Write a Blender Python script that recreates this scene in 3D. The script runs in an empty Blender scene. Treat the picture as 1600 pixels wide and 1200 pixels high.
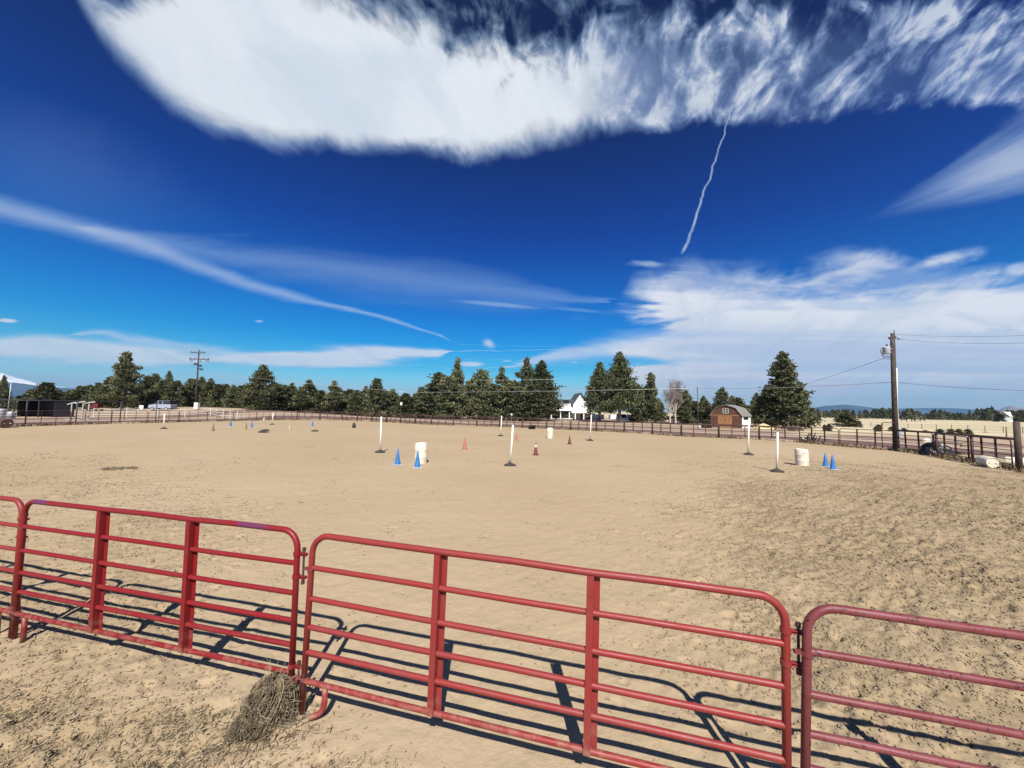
import bpy, math, random
import numpy as np
from mathutils import Vector, Matrix

random.seed(7)
SC = bpy.context.scene
COL = SC.collection
R = math.radians

# ------------------------------------------------------------------ camera
CH, CF, CP, CR = 2.66, 602.6, 0.0659, 0.0195           # height, focal (photo px), pitch, roll
cp, sp, cr, sr = math.cos(CP), math.sin(CP), math.cos(CR), math.sin(CR)
RV = Vector((cr, -sp*sr, cp*sr)); UV = Vector((-sr, -sp*cr, cp*cr)); FV = Vector((0, cp, sp))
cam = bpy.data.cameras.new('camera'); cam.sensor_width = 36; cam.lens = CF/1600*36
cam.clip_start = .05; cam.clip_end = 60000
co = bpy.data.objects.new('camera', cam); COL.objects.link(co); SC.camera = co
co.matrix_world = Matrix(((RV.x, UV.x, -FV.x, 0), (RV.y, UV.y, -FV.y, 0), (RV.z, UV.z, -FV.z, CH), (0, 0, 0, 1)))

SC.view_settings.view_transform = 'Standard'; SC.view_settings.look = 'None'
SC.view_settings.exposure = 0.75; SC.view_settings.gamma = 1; SC.view_settings.use_curve_mapping = False

SC.cycles.max_bounces = 5; SC.cycles.diffuse_bounces = 3; SC.cycles.glossy_bounces = 2; SC.cycles.volume_bounces = 0

# ------------------------------------------------------------------ sun
SUN_EL, SUN_AZ = 47.0, -4.7                               # light travels towards azimuth -4.7 (slightly left of +Y)
sl = bpy.data.lights.new('sun', 'SUN'); sl.energy = 5.0; sl.angle = R(.5); sl.color = (1, .95, .87)
so = bpy.data.objects.new('sun', sl); COL.objects.link(so)
ld = Vector((math.sin(R(SUN_AZ))*math.cos(R(SUN_EL)), math.cos(R(SUN_AZ))*math.cos(R(SUN_EL)), -math.sin(R(SUN_EL))))
so.rotation_euler = ld.to_track_quat('-Z', 'Y').to_euler()

# ------------------------------------------------------------------ node helper
class NT:
    def __init__(s, tree): s.t = tree
    def n(s, typ, **kw):
        nd = s.t.nodes.new(typ)
        for k, v in kw.items(): setattr(nd, k, v)
        return nd
    def put(s, sock, v):
        if hasattr(v, 'is_output'): s.t.links.new(v, sock)
        else: sock.default_value = v
    def m(s, op, a, b=0.0, c=0.0, clamp=False):
        nd = s.n('ShaderNodeMath', operation=op, use_clamp=clamp)
        s.put(nd.inputs[0], a); s.put(nd.inputs[1], b); s.put(nd.inputs[2], c)
        return nd.outputs[0]
    def add(s, a, b): return s.m('ADD', a, b)
    def sub(s, a, b): return s.m('SUBTRACT', a, b)
    def mul(s, a, b): return s.m('MULTIPLY', a, b)
    def div(s, a, b): return s.m('DIVIDE', a, b)
    def mad(s, a, b, c): return s.m('MULTIPLY_ADD', a, b, c)
    def mx(s, a, b): return s.m('MAXIMUM', a, b)
    def mn(s, a, b): return s.m('MINIMUM', a, b)
    def ss(s, x, a, b, lo=0.0, hi=1.0):
        nd = s.n('ShaderNodeMapRange', interpolation_type='SMOOTHSTEP')
        s.put(nd.inputs[0], x); s.put(nd.inputs[1], a); s.put(nd.inputs[2], b); s.put(nd.inputs[3], lo); s.put(nd.inputs[4], hi)
        return nd.outputs[0]
    def xyz(s, x, y=0.0, z=0.0):
        nd = s.n('ShaderNodeCombineXYZ'); s.put(nd.inputs[0], x); s.put(nd.inputs[1], y); s.put(nd.inputs[2], z)
        return nd.outputs[0]
    def sep(s, v):
        nd = s.n('ShaderNodeSeparateXYZ'); s.put(nd.inputs[0], v); return nd.outputs
    def noise(s, v, scale=1.0, detail=3.0, rough=.5, dist=0.0):
        nd = s.n('ShaderNodeTexNoise'); s.put(nd.inputs['Vector'], v); nd.inputs['Scale'].default_value = scale
        nd.inputs['Detail'].default_value = detail; nd.inputs['Roughness'].default_value = rough; nd.inputs['Distortion'].default_value = dist
        return nd.outputs[0]
    def voro(s, v, scale, feature='F1'):
        nd = s.n('ShaderNodeTexVoronoi', feature=feature); s.put(nd.inputs['Vector'], v); nd.inputs['Scale'].default_value = scale
        return nd.outputs
    def vs(s, v, x, y, z):
        nd = s.n('ShaderNodeVectorMath', operation='MULTIPLY'); s.put(nd.inputs[0], v); nd.inputs[1].default_value = (x, y, z)
        return nd.outputs[0]
    def mix(s, f, a, b):
        nd = s.n('ShaderNodeMix', data_type='RGBA'); s.put(nd.inputs[0], f)
        for k, v in ((6, a), (7, b)):
            s.put(nd.inputs[k], v if hasattr(v, 'is_output') else (v[0], v[1], v[2], 1))
        return nd.outputs[2]
    def mulc(s, a, b):
        nd = s.n('ShaderNodeMix', data_type='RGBA', blend_type='MULTIPLY'); nd.inputs[0].default_value = 1
        for k, v in ((6, a), (7, b)):
            s.put(nd.inputs[k], v if hasattr(v, 'is_output') else (v[0], v[1], v[2], 1))
        return nd.outputs[2]
    def ramp(s, x, stops, interp='LINEAR'):
        nd = s.n('ShaderNodeValToRGB'); s.put(nd.inputs[0], x); r = nd.color_ramp; r.interpolation = interp
        while len(r.elements) < len(stops): r.elements.new(.5)
        for e, (p, c) in zip(r.elements, sorted(stops)):
            e.position = p
            e.color = (c, c, c, 1) if not hasattr(c, '__len__') else (c[0], c[1], c[2], 1)
        return nd.outputs[0]
    def curve(s, x, pts, x0, x1, y0, y1, interp='LINEAR'):
        """piecewise curve of real-valued points (x, y)"""
        xn = s.div(s.sub(x, x0), x1 - x0)
        col = s.ramp(xn, [((a - x0)/(x1 - x0), (b - y0)/(y1 - y0)) for a, b in pts], interp)
        return s.mad(col, y1 - y0, y0)

# ------------------------------------------------------------------ photograph pixel -> ray
def ray(px, py): return FV + RV*((px - 800)/CF) + UV*((600 - py)/CF)
def st(px, py):
    d = ray(px, py); return d.x/d.y, d.z/d.y

# ------------------------------------------------------------------ sky
W = bpy.data.worlds.new('World'); SC.world = W; W.use_nodes = True
g = NT(W.node_tree)
EXPO = 2**SC.view_settings.exposure
tc = g.n('ShaderNodeTexCoord'); dx, dy, dz = g.sep(tc.outputs['Generated'])
nis = g.n('ShaderNodeTexSky', sky_type='NISHITA', sun_disc=False)
nis.sun_elevation = R(SUN_EL); nis.sun_rotation = R(180 + SUN_AZ)
SKY_STRENGTH = 0.10
tint = g.ramp(dz, [(0.0, (1.8, 2.15, 2.2)), (.03, (1.2, 1.75, 1.95)), (.06, (.60, 1.32, 1.65)), (.10, (.17, .95, 1.35)), (.16, (.02, .70, 1.28)), (.22, (.004, .54, 1.22)), (.29, (.003, .39, 1.08)),
                   (.40, (.002, .21, .86)), (.50, (.002, .14, .66)), (.60, (.002, .08, .43)), (.70, (.002, .045, .26)), (1.0, (.002, .03, .18))])
sky = g.mulc(nis.outputs[0], tint)
# direction coordinates: forward plane (s, t) and overhead plane (u, v)
yy = g.mx(dy, .05); s_ = g.div(dx, yy); t_ = g.div(dz, yy)
front = g.ss(dy, .10, .30)
zz = g.mx(dz, .03); u_ = g.div(dx, zz); v_ = g.div(dy, zz)
uv = g.xyz(u_, v_)
stv = g.xyz(s_, t_)
def C(pts, interp='LINEAR', S0=-1.6, S1=1.6):            # pixel points -> t as a function of s
    return g.curve(s_, [st(a, b) for a, b in pts], S0, S1, -.2, 1.8, interp)
def CW(pts):                                              # pixel x, value 0..1 -> value as a function of s
    return g.curve(s_, [((a - 800)/CF, b) for a, b in pts], -1.6, 1.6, 0.0, 1.0)
uS = g.mad(v_, .10, u_)
tq = g.mx(g.add(t_, .327), .15)
sa = g.div(g.sub(s_, .249), tq); sb = g.m('LOGARITHM', tq, 2.718)
streak = g.noise(g.xyz(g.mul(sa, 11.0), g.mul(sb, 6.5)), 1, 4.0, .58, .7)
streak2 = g.noise(g.xyz(g.mul(sa, 26.0), g.mul(sb, 13.0), 3.3), 1, 3.5, .6, .6)
puff = g.noise(uv, 2.6, 5, .55, .3)
soft = g.noise(stv, 2.0, 3, .5, .2)
lay = g.noise(g.xyz(g.mul(s_, 2.2), g.mul(t_, 13.0), 1.7), 1, 5, .55, .35)
lay2 = g.noise(g.xyz(g.mul(s_, 1.2), g.mul(t_, 22.0), 7.7), 1, 3, .5, .2)
sk = g.sub(g.mad(streak, .65, g.mul(streak2, .35)), .5)
# --- big fibrous cloud overhead
low = C([(40, -120), (122, 12), (150, 62), (200, 122), (270, 185), (340, 218), (420, 236), (560, 243), (660, 246), (770, 262), (830, 240), (1000, 214), (1110, 198),
         (1300, 186), (1390, 166), (1500, 160), (1600, 172), (1700, 178)])
wisp = g.sub(g.noise(g.xyz(g.mul(sa, 5.0), g.mul(sb, 4.0), 5.1), 1, 6, .62, .6), .5)
tl = g.add(g.mad(wisp, .10, t_), g.mul(sk, g.curve(s_, [(-1.6, .02), (-.45, .03), (-.2, .07), (.3, .10), (1.6, .10)], -1.6, 1.6, 0, 1)))
a_low = g.ss(g.sub(tl, low), -.006, g.curve(s_, [(-1.6, .09), (-.9, .11), (-.5, .07), (-.15, .065), (.1, .11), (.4, .04), (1.6, .03)], -1.6, 1.6, 0, 1))
high = C([(40, -150), (150, 10), (185, 24), (225, 6), (300, -30), (450, -25), (540, 4), (620, 40), (700, 78), (800, 108), (880, 84), (960, 56), (1060, 44), (1200, 36), (1400, 34), (1700, 20)])
th_ = g.add(t_, g.mul(sk, g.curve(s_, [(-1.6, .25), (-.4, .34), (.1, .60), (1.6, .55)], -1.6, 1.6, 0, 1)))
th_ = g.sub(g.mul(t_, 2.0), th_)
a_high = g.ss(g.sub(th_, high), -.05, g.curve(s_, [(-1.6, .10), (-.5, .11), (0, .13), (.5, .09), (1.6, .09)], -1.6, 1.6, 0, 1), 1.0, 0.0)
op = CW([(100, .9), (230, .97), (700, 1), (900, 1), (980, .93), (1080, .86), (1300, .82), (1700, .84)])
fr = CW([(100, .06), (500, .03), (760, .04), (900, .22), (1000, .70), (1100, .92), (1700, 1)])
flo = CW([(0, .5), (800, .45), (1000, .26), (1200, .14), (1450, .06), (1700, .08)])
fib = g.ss(g.add(sk, g.mul(g.sub(puff, .5), .45)), -.10, .15)
d_main = g.mul(g.mul(a_low, a_high), g.mul(op, g.add(g.sub(1, fr), g.mul(fr, g.add(g.mul(fib, g.sub(1, flo)), flo)))))
fringe = g.mul(g.mul(g.ss(g.sub(t_, high), -.10, .10), CW([(400, 0), (520, .45), (700, .62), (1000, .55), (1700, .4)])), g.ss(sk, -.06, .18))
d_main = g.mx(d_main, g.mul(fringe, a_low))
# --- cloud bank low on the right
topR = C([(960, 470), (985, 418), (1010, 408), (1060, 396), (1100, 398), (1150, 416), (1230, 420), (1300, 392), (1350, 378), (1400, 385), (1450, 410), (1520, 420), (1700, 410)])
tr = g.add(t_, g.add(g.mul(g.sub(lay, .5), .10), g.add(g.mul(g.sub(puff, .5), .08), g.mul(wisp, .10))))
d_r = g.mul(g.ss(g.sub(topR, tr), -.006, .055), g.ss(g.add(s_, g.mul(g.sub(lay, .5), .7)), .27, .44))
solid = g.mul(g.ss(g.sub(C([(900, 470), (1040, 448), (1160, 462), (1300, 470), (1600, 452), (1700, 450)]), tr), -.03, .03), .55)
d_r = g.mul(d_r, g.add(.36, g.add(solid, g.mul(g.ss(lay, .40, .58), .36))))
mott = g.ss(lay2, .38, .60)
lowfade = g.ss(t_, .02, .12, .55, 1.0)
d_r = g.mul(d_r, lowfade)
# --- white band low on the left and the lens in the middle
def band(pts, half, nz=.03, interp='B_SPLINE', inner=.3, op=1.0):
    c = C(pts, interp); hw = CW(half)
    e = g.m('ABSOLUTE', g.sub(g.add(t_, g.mul(g.sub(lay, .5), nz)), c))
    return g.mul(g.ss(g.div(e, hw), 1.0, inner), op)
d_l = band([(-120, 545), (60, 545), (160, 552), (300, 566), (480, 562), (600, 556), (690, 548), (760, 540)],
           [(-120, .06), (60, .05), (180, .052), (330, .030), (480, .036), (600, .034), (685, .022), (705, .0006), (760, .0006)], .09, inner=.25, op=.80)
d_l2 = band([(-120, 600), (100, 596), (300, 598), (560, 612), (760, 620), (900, 612), (1200, 600), (1700, 590)], [(-120, .05), (500, .045), (900, .03), (1200, .05), (1700, .05)], .10, inner=0, op=.42)
d_mid = band([(790, 575), (860, 556), (930, 545), (1010, 540), (1100, 545), (1300, 556), (1700, 560)], [(780, .0006), (835, .02), (900, .042), (1000, .05), (1300, .06), (1700, .06)], .09, inner=.1, op=.62)
d_top = band([(90, 530), (150, 516), (200, 530), (300, 545), (500, 560)], [(100, .0006), (120, .012), (200, .02), (400, .02), (480, .0006), (700, .0006)], .08, inner=0, op=.5)
def lens(px, py, a, b, rot, op=1.0, nz=.5, inner=.3):
    s0, t0 = st(px, py); c, s2 = math.cos(R(rot)), math.sin(R(rot))
    ex, ey = g.sub(s_, s0), g.sub(t_, t0)
    p = g.div(g.mad(ex, c, g.mul(ey, s2)), a/CF); q = g.div(g.mad(ex, -s2, g.mul(ey, c)), b/CF)
    rr = g.m('SQRT', g.add(g.mul(p, p), g.mul(q, q)))
    return g.mul(g.ss(g.add(rr, g.mul(g.sub(g.noise(g.xyz(p, g.mul(q, .6), px*.01), 1.6, 4, .6), .5), nz)), 1.0, inner), op)
lenses = [lens(764, 537, 16, 10, -28, .75, .4, .0), lens(12, 501, 24, 5, -4, .8), lens(405, 502, 10, 2.6, 0, .5), lens(735, 569, 30, 6, 0, .75, .5),
          lens(1480, 406, 80, 16, 14, .80, 1.3, .0), lens(1330, 402, 100, 24, 10, .42, 1.3, .0), lens(1012, 413, 36, 8, -3, .5, 1.6, .0), lens(1590, 420, 30, 14, 10, .5),
          lens(780, 476, 90, 5, -4, .30, .5), lens(900, 484, 60, 4, -4, .2, .5)]
s0, t0 = st(1335, 352); ex, ey = g.sub(s_, s0), g.sub(t_, t0); c_, q_ = math.cos(R(23)), math.sin(R(23))
wp = g.mad(ex, c_, g.mul(ey, q_)); wq = g.mad(ex, -q_, g.mul(ey, c_)); wang = g.div(wq, g.mx(wp, .02))
wn = g.sub(g.noise(g.xyz(g.mul(wang, 9.0), g.mul(wp, 2.5), 2.2), 1, 5, .6, .4), .5)
wedge = g.mul(g.mul(g.ss(g.add(g.m('ABSOLUTE', wang), g.mul(wn, .24)), .24, .02), g.ss(g.add(wp, g.mul(wn, .3)), .02, .45)), .62)
lenses.append(wedge)
# --- contrails and veils
d_c1 = band([(-120, 296), (0, 325), (120, 354), (250, 394), (330, 425), (400, 448), (480, 468), (560, 486), (640, 508), (690, 526), (720, 538)],
            [(-120, .050), (0, .048), (150, .042), (300, .034), (400, .025), (480, .017), (560, .010), (640, .007), (688, .005), (700, .0006), (900, .0006)], .030, inner=.0, op=.42)
d_v1 = band([(100, 352), (250, 378), (400, 405), (600, 435), (800, 455), (950, 470)], [(90, .0006), (130, .03), (300, .05), (450, .07), (650, .085), (800, .06), (960, .0006), (1000, .0006)], .09, inner=.0, op=.24)
d_v2 = lens(90, 260, 300, 120, -22, .06, .8, 0)
tcv = [st(x, y) for x, y in ((1148, 140), (1143, 172), (1132, 205), (1121, 240), (1108, 280), (1094, 315), (1086, 345), (1078, 370), (1066, 394))]
tw = g.add(g.mul(g.sub(g.noise(g.xyz(0.0, g.mul(t_, 1.0)), 26, 3, .6), .5), .022), s_)
sc_ = g.curve(t_, [(b, a) for a, b in tcv], .3, 1.0, 0, 1)
tbot, ttop = tcv[-1][1], tcv[1][1]
d_c2 = g.mul(g.mul(g.ss(g.div(g.m('ABSOLUTE', g.sub(tw, sc_)), g.curve(t_, [(tbot, .0075), (tbot+.08, .0055), (ttop, .0032)], .3, 1.0, 0, .1)), 1.0, .15),
             g.mul(g.ss(t_, tbot - .01, tbot + .01), g.ss(t_, ttop + .05, ttop - .06))), g.mad(g.noise(g.xyz(g.mul(s_, 30.0), g.mul(t_, 14.0)), 1, 4, .6), .7, .18))
dens = d_main
for d in [d_r, d_l, d_l2, d_mid, d_top, d_c1, d_v1, d_v2, d_c2] + lenses:
    dens = g.sub(1, g.mul(g.sub(1, dens), g.sub(1, g.m('MINIMUM', d, 1.0, 0, True))))
dens = g.mul(dens, front)
# the rest of the sky, behind and beside the camera: the same kind of fibrous cloud
back = g.mul(g.mul(g.ss(g.add(sk, g.mul(g.sub(puff, .5), .9)), .02, .30), g.ss(dz, .03, .2)), .4)
dens = g.add(dens, g.mul(back, g.sub(1, front)))
K = 1/EXPO
ccol = g.mix(g.ss(t_, .62, .30), (.80*K, .85*K, .91*K), (.80*K, .84*K, .91*K))
tone = g.noise(g.xyz(g.mul(sa, 4.0), g.mul(sb, 3.0), 9.0), 1, 5, .6, .5)
ccol = g.mix(g.mul(g.ss(tone, .42, .66), .55), ccol, (.58*K, .67*K, .79*K))
gray = g.mul(g.mul(g.mul(g.ss(t_, .27, .20), g.ss(t_, .02, .11)), g.ss(s_, .2, .5)), g.mad(mott, .50, .18))
gray = g.mx(gray, g.mul(g.mul(g.mul(g.ss(t_, .38, .30), g.ss(t_, .10, .18)), g.ss(s_, .2, .5)), g.mul(g.ss(lay, .52, .40), .38)))
ccol = g.mix(gray, ccol, (.42*K, .55*K, .78*K))
ccol = g.mix(g.mul(g.ss(dens, .80, .15), .85), ccol, (.36*K, .60*K, .90*K))
ccol = g.mix(g.mul(g.mul(g.mul(g.ss(dens, .95, .45), g.ss(t_, .5, .9)), g.ss(s_, -.1, .35)), .60), ccol, (.24*K, .38*K, .74*K))
bg = W.node_tree.nodes['Background']
S = g.n('ShaderNodeVectorMath', operation='SCALE'); g.put(S.inputs[0], ccol); S.inputs['Scale'].default_value = 1/SKY_STRENGTH
S2 = g.n('ShaderNodeVectorMath', operation='SCALE'); g.put(S2.inputs[0], sky); S2.inputs['Scale'].default_value = K
fin = g.mix(dens, S2.outputs[0], S.outputs[0])
g.put(bg.inputs[0], fin); bg.inputs[1].default_value = SKY_STRENGTH

# ------------------------------------------------------------------ materials
def mat(name, col, rough=.8, metal=0.0, var=.15, scale=6.0, bump=0.0, bscale=40.0, col2=None, spots=None, spec=None, attr=None, trans=0.0):
    m = bpy.data.materials.new(name); m.use_nodes = True; n = NT(m.node_tree)
    bs = m.node_tree.nodes['Principled BSDF']; tcn = n.n('ShaderNodeTexCoord'); oc = tcn.outputs['Object']
    nz = n.noise(oc, scale, 4, .6)
    c2 = col2 or tuple(x*(1 - var) for x in col); c1 = col if col2 else tuple(min(1, x*(1 + var)) for x in col)
    c = n.mix(n.ss(nz, .32, .68), c1, c2)
    if spots:
        c = n.mix(n.ss(n.noise(oc, spots[1], 3, .6), spots[2], spots[2] + .05), c, spots[0])
    if attr:
        a = n.n('ShaderNodeAttribute', attribute_name=attr); c = n.mulc(c, a.outputs['Color'])
    n.put(bs.inputs['Base Color'], c); bs.inputs['Roughness'].default_value = rough; bs.inputs['Metallic'].default_value = metal
    if spec is not None: bs.inputs['Specular IOR Level'].default_value = spec
    if bump:
        b = n.n('ShaderNodeBump'); b.inputs['Strength'].default_value = 1; b.inputs['Distance'].default_value = bump
        n.put(b.inputs['Height'], n.noise(oc, bscale, 4, .6)); n.put(bs.inputs['Normal'], b.outputs[0])
    return m

def red_paint(name, col, faded, stain, rust):
    m = bpy.data.materials.new(name); m.use_nodes = True; n = NT(m.node_tree); bs = m.node_tree.nodes['Principled BSDF']
    geo = n.n('ShaderNodeTexCoord'); oc = geo.outputs['Object']
    c = n.mix(n.ss(n.noise(oc, 3.5, 5, .65), .35, .70), col, faded)
    if stain:                                                # two rubbed violet-blue marks on the top rail
        ox, oy, oz = n.sep(oc); w = n.mul(n.sub(n.noise(oc, 9, 3, .6), .5), .5)
        for x0, hw in ((.27, .17), (3.16, .24)):
            q = n.add(n.div(n.m('ABSOLUTE', n.sub(ox, x0)), hw), w)
            c = n.mix(n.mul(n.mul(n.ss(q, 1.0, .35), n.ss(oz, 1.44, 1.47)), .5), c, (.055, .035, .12))
    c = n.mix(n.mul(n.ss(n.noise(oc, 38, 2, .5), .80 - rust, .82 - rust), .92), c, (.042, .018, .014))
    c = n.mix(n.mul(n.ss(n.noise(oc, 90, 2, .5), .76, .78), .35), c, (.55, .35, .32))
    zz0 = n.sep(oc)[2]                                       # dust thrown up on the lower rails, worn patches
    c = n.mix(n.mul(n.mul(n.ss(zz0, .62, .05), n.ss(n.noise(oc, 11, 4, .65), .42, .70)), .55), c, (.30, .225, .15))
    c = n.mix(n.mul(n.ss(n.noise(n.vs(oc, 2, 2, 2), 1.0, 4, .7), .58, .72), .45), c, tuple(q*.55 for q in col))
    n.put(bs.inputs['Base Color'], c); bs.inputs['Specular IOR Level'].default_value = .35
    n.put(bs.inputs['Roughness'], n.mad(n.noise(oc, 8, 3, .6), .35, .30))
    b = n.n('ShaderNodeBump'); b.inputs['Distance'].default_value = .0012; n.put(b.inputs['Height'], n.noise(oc, 60, 4, .6)); n.put(bs.inputs['Normal'], b.outputs[0])
    return m

M = dict(
    red_a=red_paint('red_paint_bright', (.185, .008, .010), (.17, .014, .016), 1, .075),
    red_b=red_paint('red_paint_faded', (.215, .022, .020), (.195, .031, .029), 0, .07),
    red_c=red_paint('red_paint_purplish', (.135, .026, .029), (.17, .046, .052), 0, .17),
    rust=mat('rust_brown_pipe', (.062, .026, .021), .75, 0, .3, 3),
    darkpipe=mat('dark_oiled_pipe', (.055, .028, .026), .7, 0, .3, 2),
    black=mat('black_steel', (.02, .02, .022), .6),
    rubber=mat('black_rubber', (.035, .03, .026), .9, 0, .3, 8, .004, 30),
    white=mat('white_plastic', (.66, .62, .54), .45, 0, .05, 5),
    dullwhite=mat('weathered_white_paint', (.36, .35, .33), .7, 0, .12, 3),
    cream=mat('cream_barrel_plastic', (.66, .60, .48), .45, 0, .07, 3, col2=(.56, .49, .38)),
    pole=mat('white_pvc', (.70, .65, .56), .4, 0, .06, 6),
    blue=mat('blue_cone_plastic', (.025, .135, .36), .45, 0, .15, 6),
    bluebase=mat('pale_blue_cone_base', (.30, .45, .62), .5, 0, .1, 6),
    orange=mat('faded_orange_cone_plastic', (.36, .115, .07), .6, 0, .15, 6),
    dred=mat('dark_red_cone_plastic', (.13, .025, .017), .6, 0, .2, 6),
    olive=mat('dusty_olive_cone_plastic', (.16, .12, .06), .8, 0, .2, 8),
    tan=mat('dusty_tan_plastic', (.42, .32, .20), .8, 0, .2, 8),
    wood=mat('weathered_pole_wood', (.05, .037, .031), .9, 0, .3, 3, .004, 25),
    postwood=mat('brown_post_wood', (.06, .040, .032), .9, 0, .3, 4, .004, 25),
    woodlight=mat('new_pale_wood', (.30, .145, .055), .8, 0, .2, 4),
    woodmid=mat('mid_brown_boards', (.19, .088, .036), .8, 0, .25, 4),
    barnwood=mat('brown_barn_boards', (.115, .05, .027), .85, 0, .28, 1.4, col2=(.075, .036, .022)),
    tinroof=mat('pale_tin_roof', (.30, .28, .25), .45, .3, .15, 2),
    whitewall=mat('white_house_siding', (.72, .72, .70), .7, 0, .05, 1),
    greywall=mat('grey_house_siding', (.36, .35, .33), .8, 0, .08, 1),
    darkroof=mat('dark_shingle_roof', (.06, .065, .08), .85, 0, .2, 3),
    glass=mat('dark_window_glass', (.02, .025, .03), .08, 0, .05, 1),
    silver=mat('silver_car_paint', (.34, .37, .44), .28, .2, .04, 1),
    whitecar=mat('white_car_paint', (.80, .80, .80), .3, 0, .04, 1),
    steel=mat('galvanised_steel', (.42, .43, .45), .5, .4, .15, 5),
    ceram=mat('transformer_grey_paint', (.42, .46, .48), .4, 0, .06, 3),
    redcart=mat('dark_red_body', (.10, .012, .014), .5, 0, .2, 2),
    tarp=mat('black_tarp', (.022, .022, .024), .42, 0, .3, 4, .01, 14),
    bark=mat('grey_brown_bark', (.12, .09, .07), .95, 0, .3, 4),
    palebark=mat('pale_bare_bark', (.40, .36, .31), .9, 0, .2, 3),
    twig=mat('grey_twig', (.21, .175, .155), .95, 0, .2, 3),
    tumble=mat('dry_tumbleweed_stem', (.24, .18, .11), .95, 0, .4, 24, col2=(.045, .033, .021)),
    tumblestem=mat('pale_dry_stem', (.33, .27, .18), .9, 0, .3, 9),
    weed=mat('dry_weed', (.17, .12, .065), .95, 0, .35, 3),
    weedgreen=mat('low_green_weed', (.035, .05, .02), .9, 0, .3, 6),
    straw=mat('dry_straw', (.46, .38, .25), .9, 0, .3, 3, col2=(.30, .24, .14)),
    clod=mat('sand_clod', (.235, .178, .112), .98, 0, .2, 8),
    dung=mat('dry_dung_crumb', (.12, .092, .055), .98, 0, .35, 9),
    snow=mat('mountain_snow', (.82, .84, .88), .8, 0, .05, .002),
    hillf=mat('forested_hill', (.035, .05, .05), .95, 0, .3, .002),
    hillg=mat('bare_far_hill', (.16, .15, .15), .95, 0, .2, .002),
    horse=mat('dark_bay_coat', (.03, .02, .015), .7),
    hay=mat('pale_hay_heap', (.52, .40, .22), .95, 0, .25, 3, .05, 8),
    wire=mat('bright_aluminium_wire', (.55, .55, .52), .4, .5, .05, 1),
    darkwire=mat('dark_wire', (.05, .05, .055), .6, 0, .05, 1),
)
def leafmat(name, col, col2):
    m = bpy.data.materials.new(name); m.use_nodes = True; n = NT(m.node_tree); bs = m.node_tree.nodes['Principled BSDF']
    a = n.n('ShaderNodeAttribute', attribute_name='tint'); r, gg, b = n.sep(a.outputs['Vector'])
    oi = n.n('ShaderNodeObjectInfo')
    c = n.mix(r, col, col2)
    f = n.mad(oi.outputs['Random'], .55, .72)
    c = n.mulc(c, n.xyz(f, f, f))
    n.put(bs.inputs['Base Color'], c); bs.inputs['Roughness'].default_value = .75; bs.inputs['Specular IOR Level'].default_value = .25
    return m
M['juniper'] = leafmat('juniper_needles', (.030, .040, .020), (.200, .198, .098))
M['pine'] = leafmat('pine_needles', (.028, .042, .020), (.170, .180, .085))
M['olive_leaf'] = leafmat('olive_brush', (.06, .06, .03), (.14, .13, .065))

# ------------------------------------------------------------------ mesh helper
class MB:
    def __init__(s): s.v = []; s.f = []
    def quadstrip(s, rings, close=True, cap=True):
        n = len(rings[0]); o = len(s.v)
        for r in rings: s.v.extend([tuple(p) for p in r])
        for i in range(len(rings) - 1):
            for k in range(n if close else n - 1):
                a = o + i*n + k; b = o + i*n + (k + 1) % n
                s.f.append((a, b, b + n, a + n))
        if cap and close:
            s.f.append(tuple(o + k for k in range(n))[::-1]); e = o + (len(rings) - 1)*n
            s.f.append(tuple(e + k for k in range(n)))
        return s
    def tube(s, pts, r, n=8, cap=True):
        pts = [Vector(p) for p in pts]; rs = r if hasattr(r, '__len__') else [r]*len(pts)
        rings = []; prev = None
        for i, p in enumerate(pts):
            d = (pts[min(i + 1, len(pts) - 1)] - pts[max(i - 1, 0)])
            d = d.normalized() if d.length > 1e-9 else Vector((0, 0, 1))
            if prev is None:
                a = d.cross(Vector((0, 0, 1)))
                if a.length < .05: a = d.cross(Vector((0, 1, 0)))
            else:
                a = prev - d*prev.dot(d)
            a.normalize(); prev = a; b = d.cross(a)
            rings.append([p + (a*math.cos(2*math.pi*k/n) + b*math.sin(2*math.pi*k/n))*rs[i] for k in range(n)])
        return s.quadstrip(rings, True, cap)
    def box(s, x0, x1, y0, y1, z0, z1):
        o = len(s.v)
        s.v += [(x0, y0, z0), (x1, y0, z0), (x1, y1, z0), (x0, y1, z0), (x0, y0, z1), (x1, y0, z1), (x1, y1, z1), (x0, y1, z1)]
        s.f += [tuple(o + i for i in q) for q in ((3, 2, 1, 0), (4, 5, 6, 7), (0, 1, 5, 4), (1, 2, 6, 5), (2, 3, 7, 6), (3, 0, 4, 7))]
        return s
    def prism(s, poly, y0, y1, axis='y'):
        """polygon in x,z extruded along y"""
        o = len(s.v); n = len(poly)
        s.v += [(p[0], y0, p[1]) for p in poly] + [(p[0], y1, p[1]) for p in poly]
        s.f.append(tuple(range(o, o + n))); s.f.append(tuple(range(o + n, o + 2*n))[::-1])
        for k in range(n):
            a, b = o + k, o + (k + 1) % n
            s.f.append((a, a + n, b + n, b))
        return s
    def lathe(s, prof, n=20, cx=0, cy=0):
        rings = [[(cx + r*math.cos(2*math.pi*k/n), cy + r*math.sin(2*math.pi*k/n), z) for k in range(n)] for r, z in prof]
        return s.quadstrip(rings)
    def xf(s, mtx):
        s.v = [tuple(mtx @ Vector(p)) for p in s.v]; return s
    def mesh(s, name, mt, smooth=False):
        me = bpy.data.meshes.new(name); me.from_pydata(s.v, [], s.f); me.materials.append(mt)
        if smooth: me.polygons.foreach_set('use_smooth', [True]*len(me.polygons))
        me.update(); return me
    def build(s, name, mt, parent=None, smooth=False, loc=None):
        return link(name, s.mesh(name, mt, smooth), parent, loc)
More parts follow.
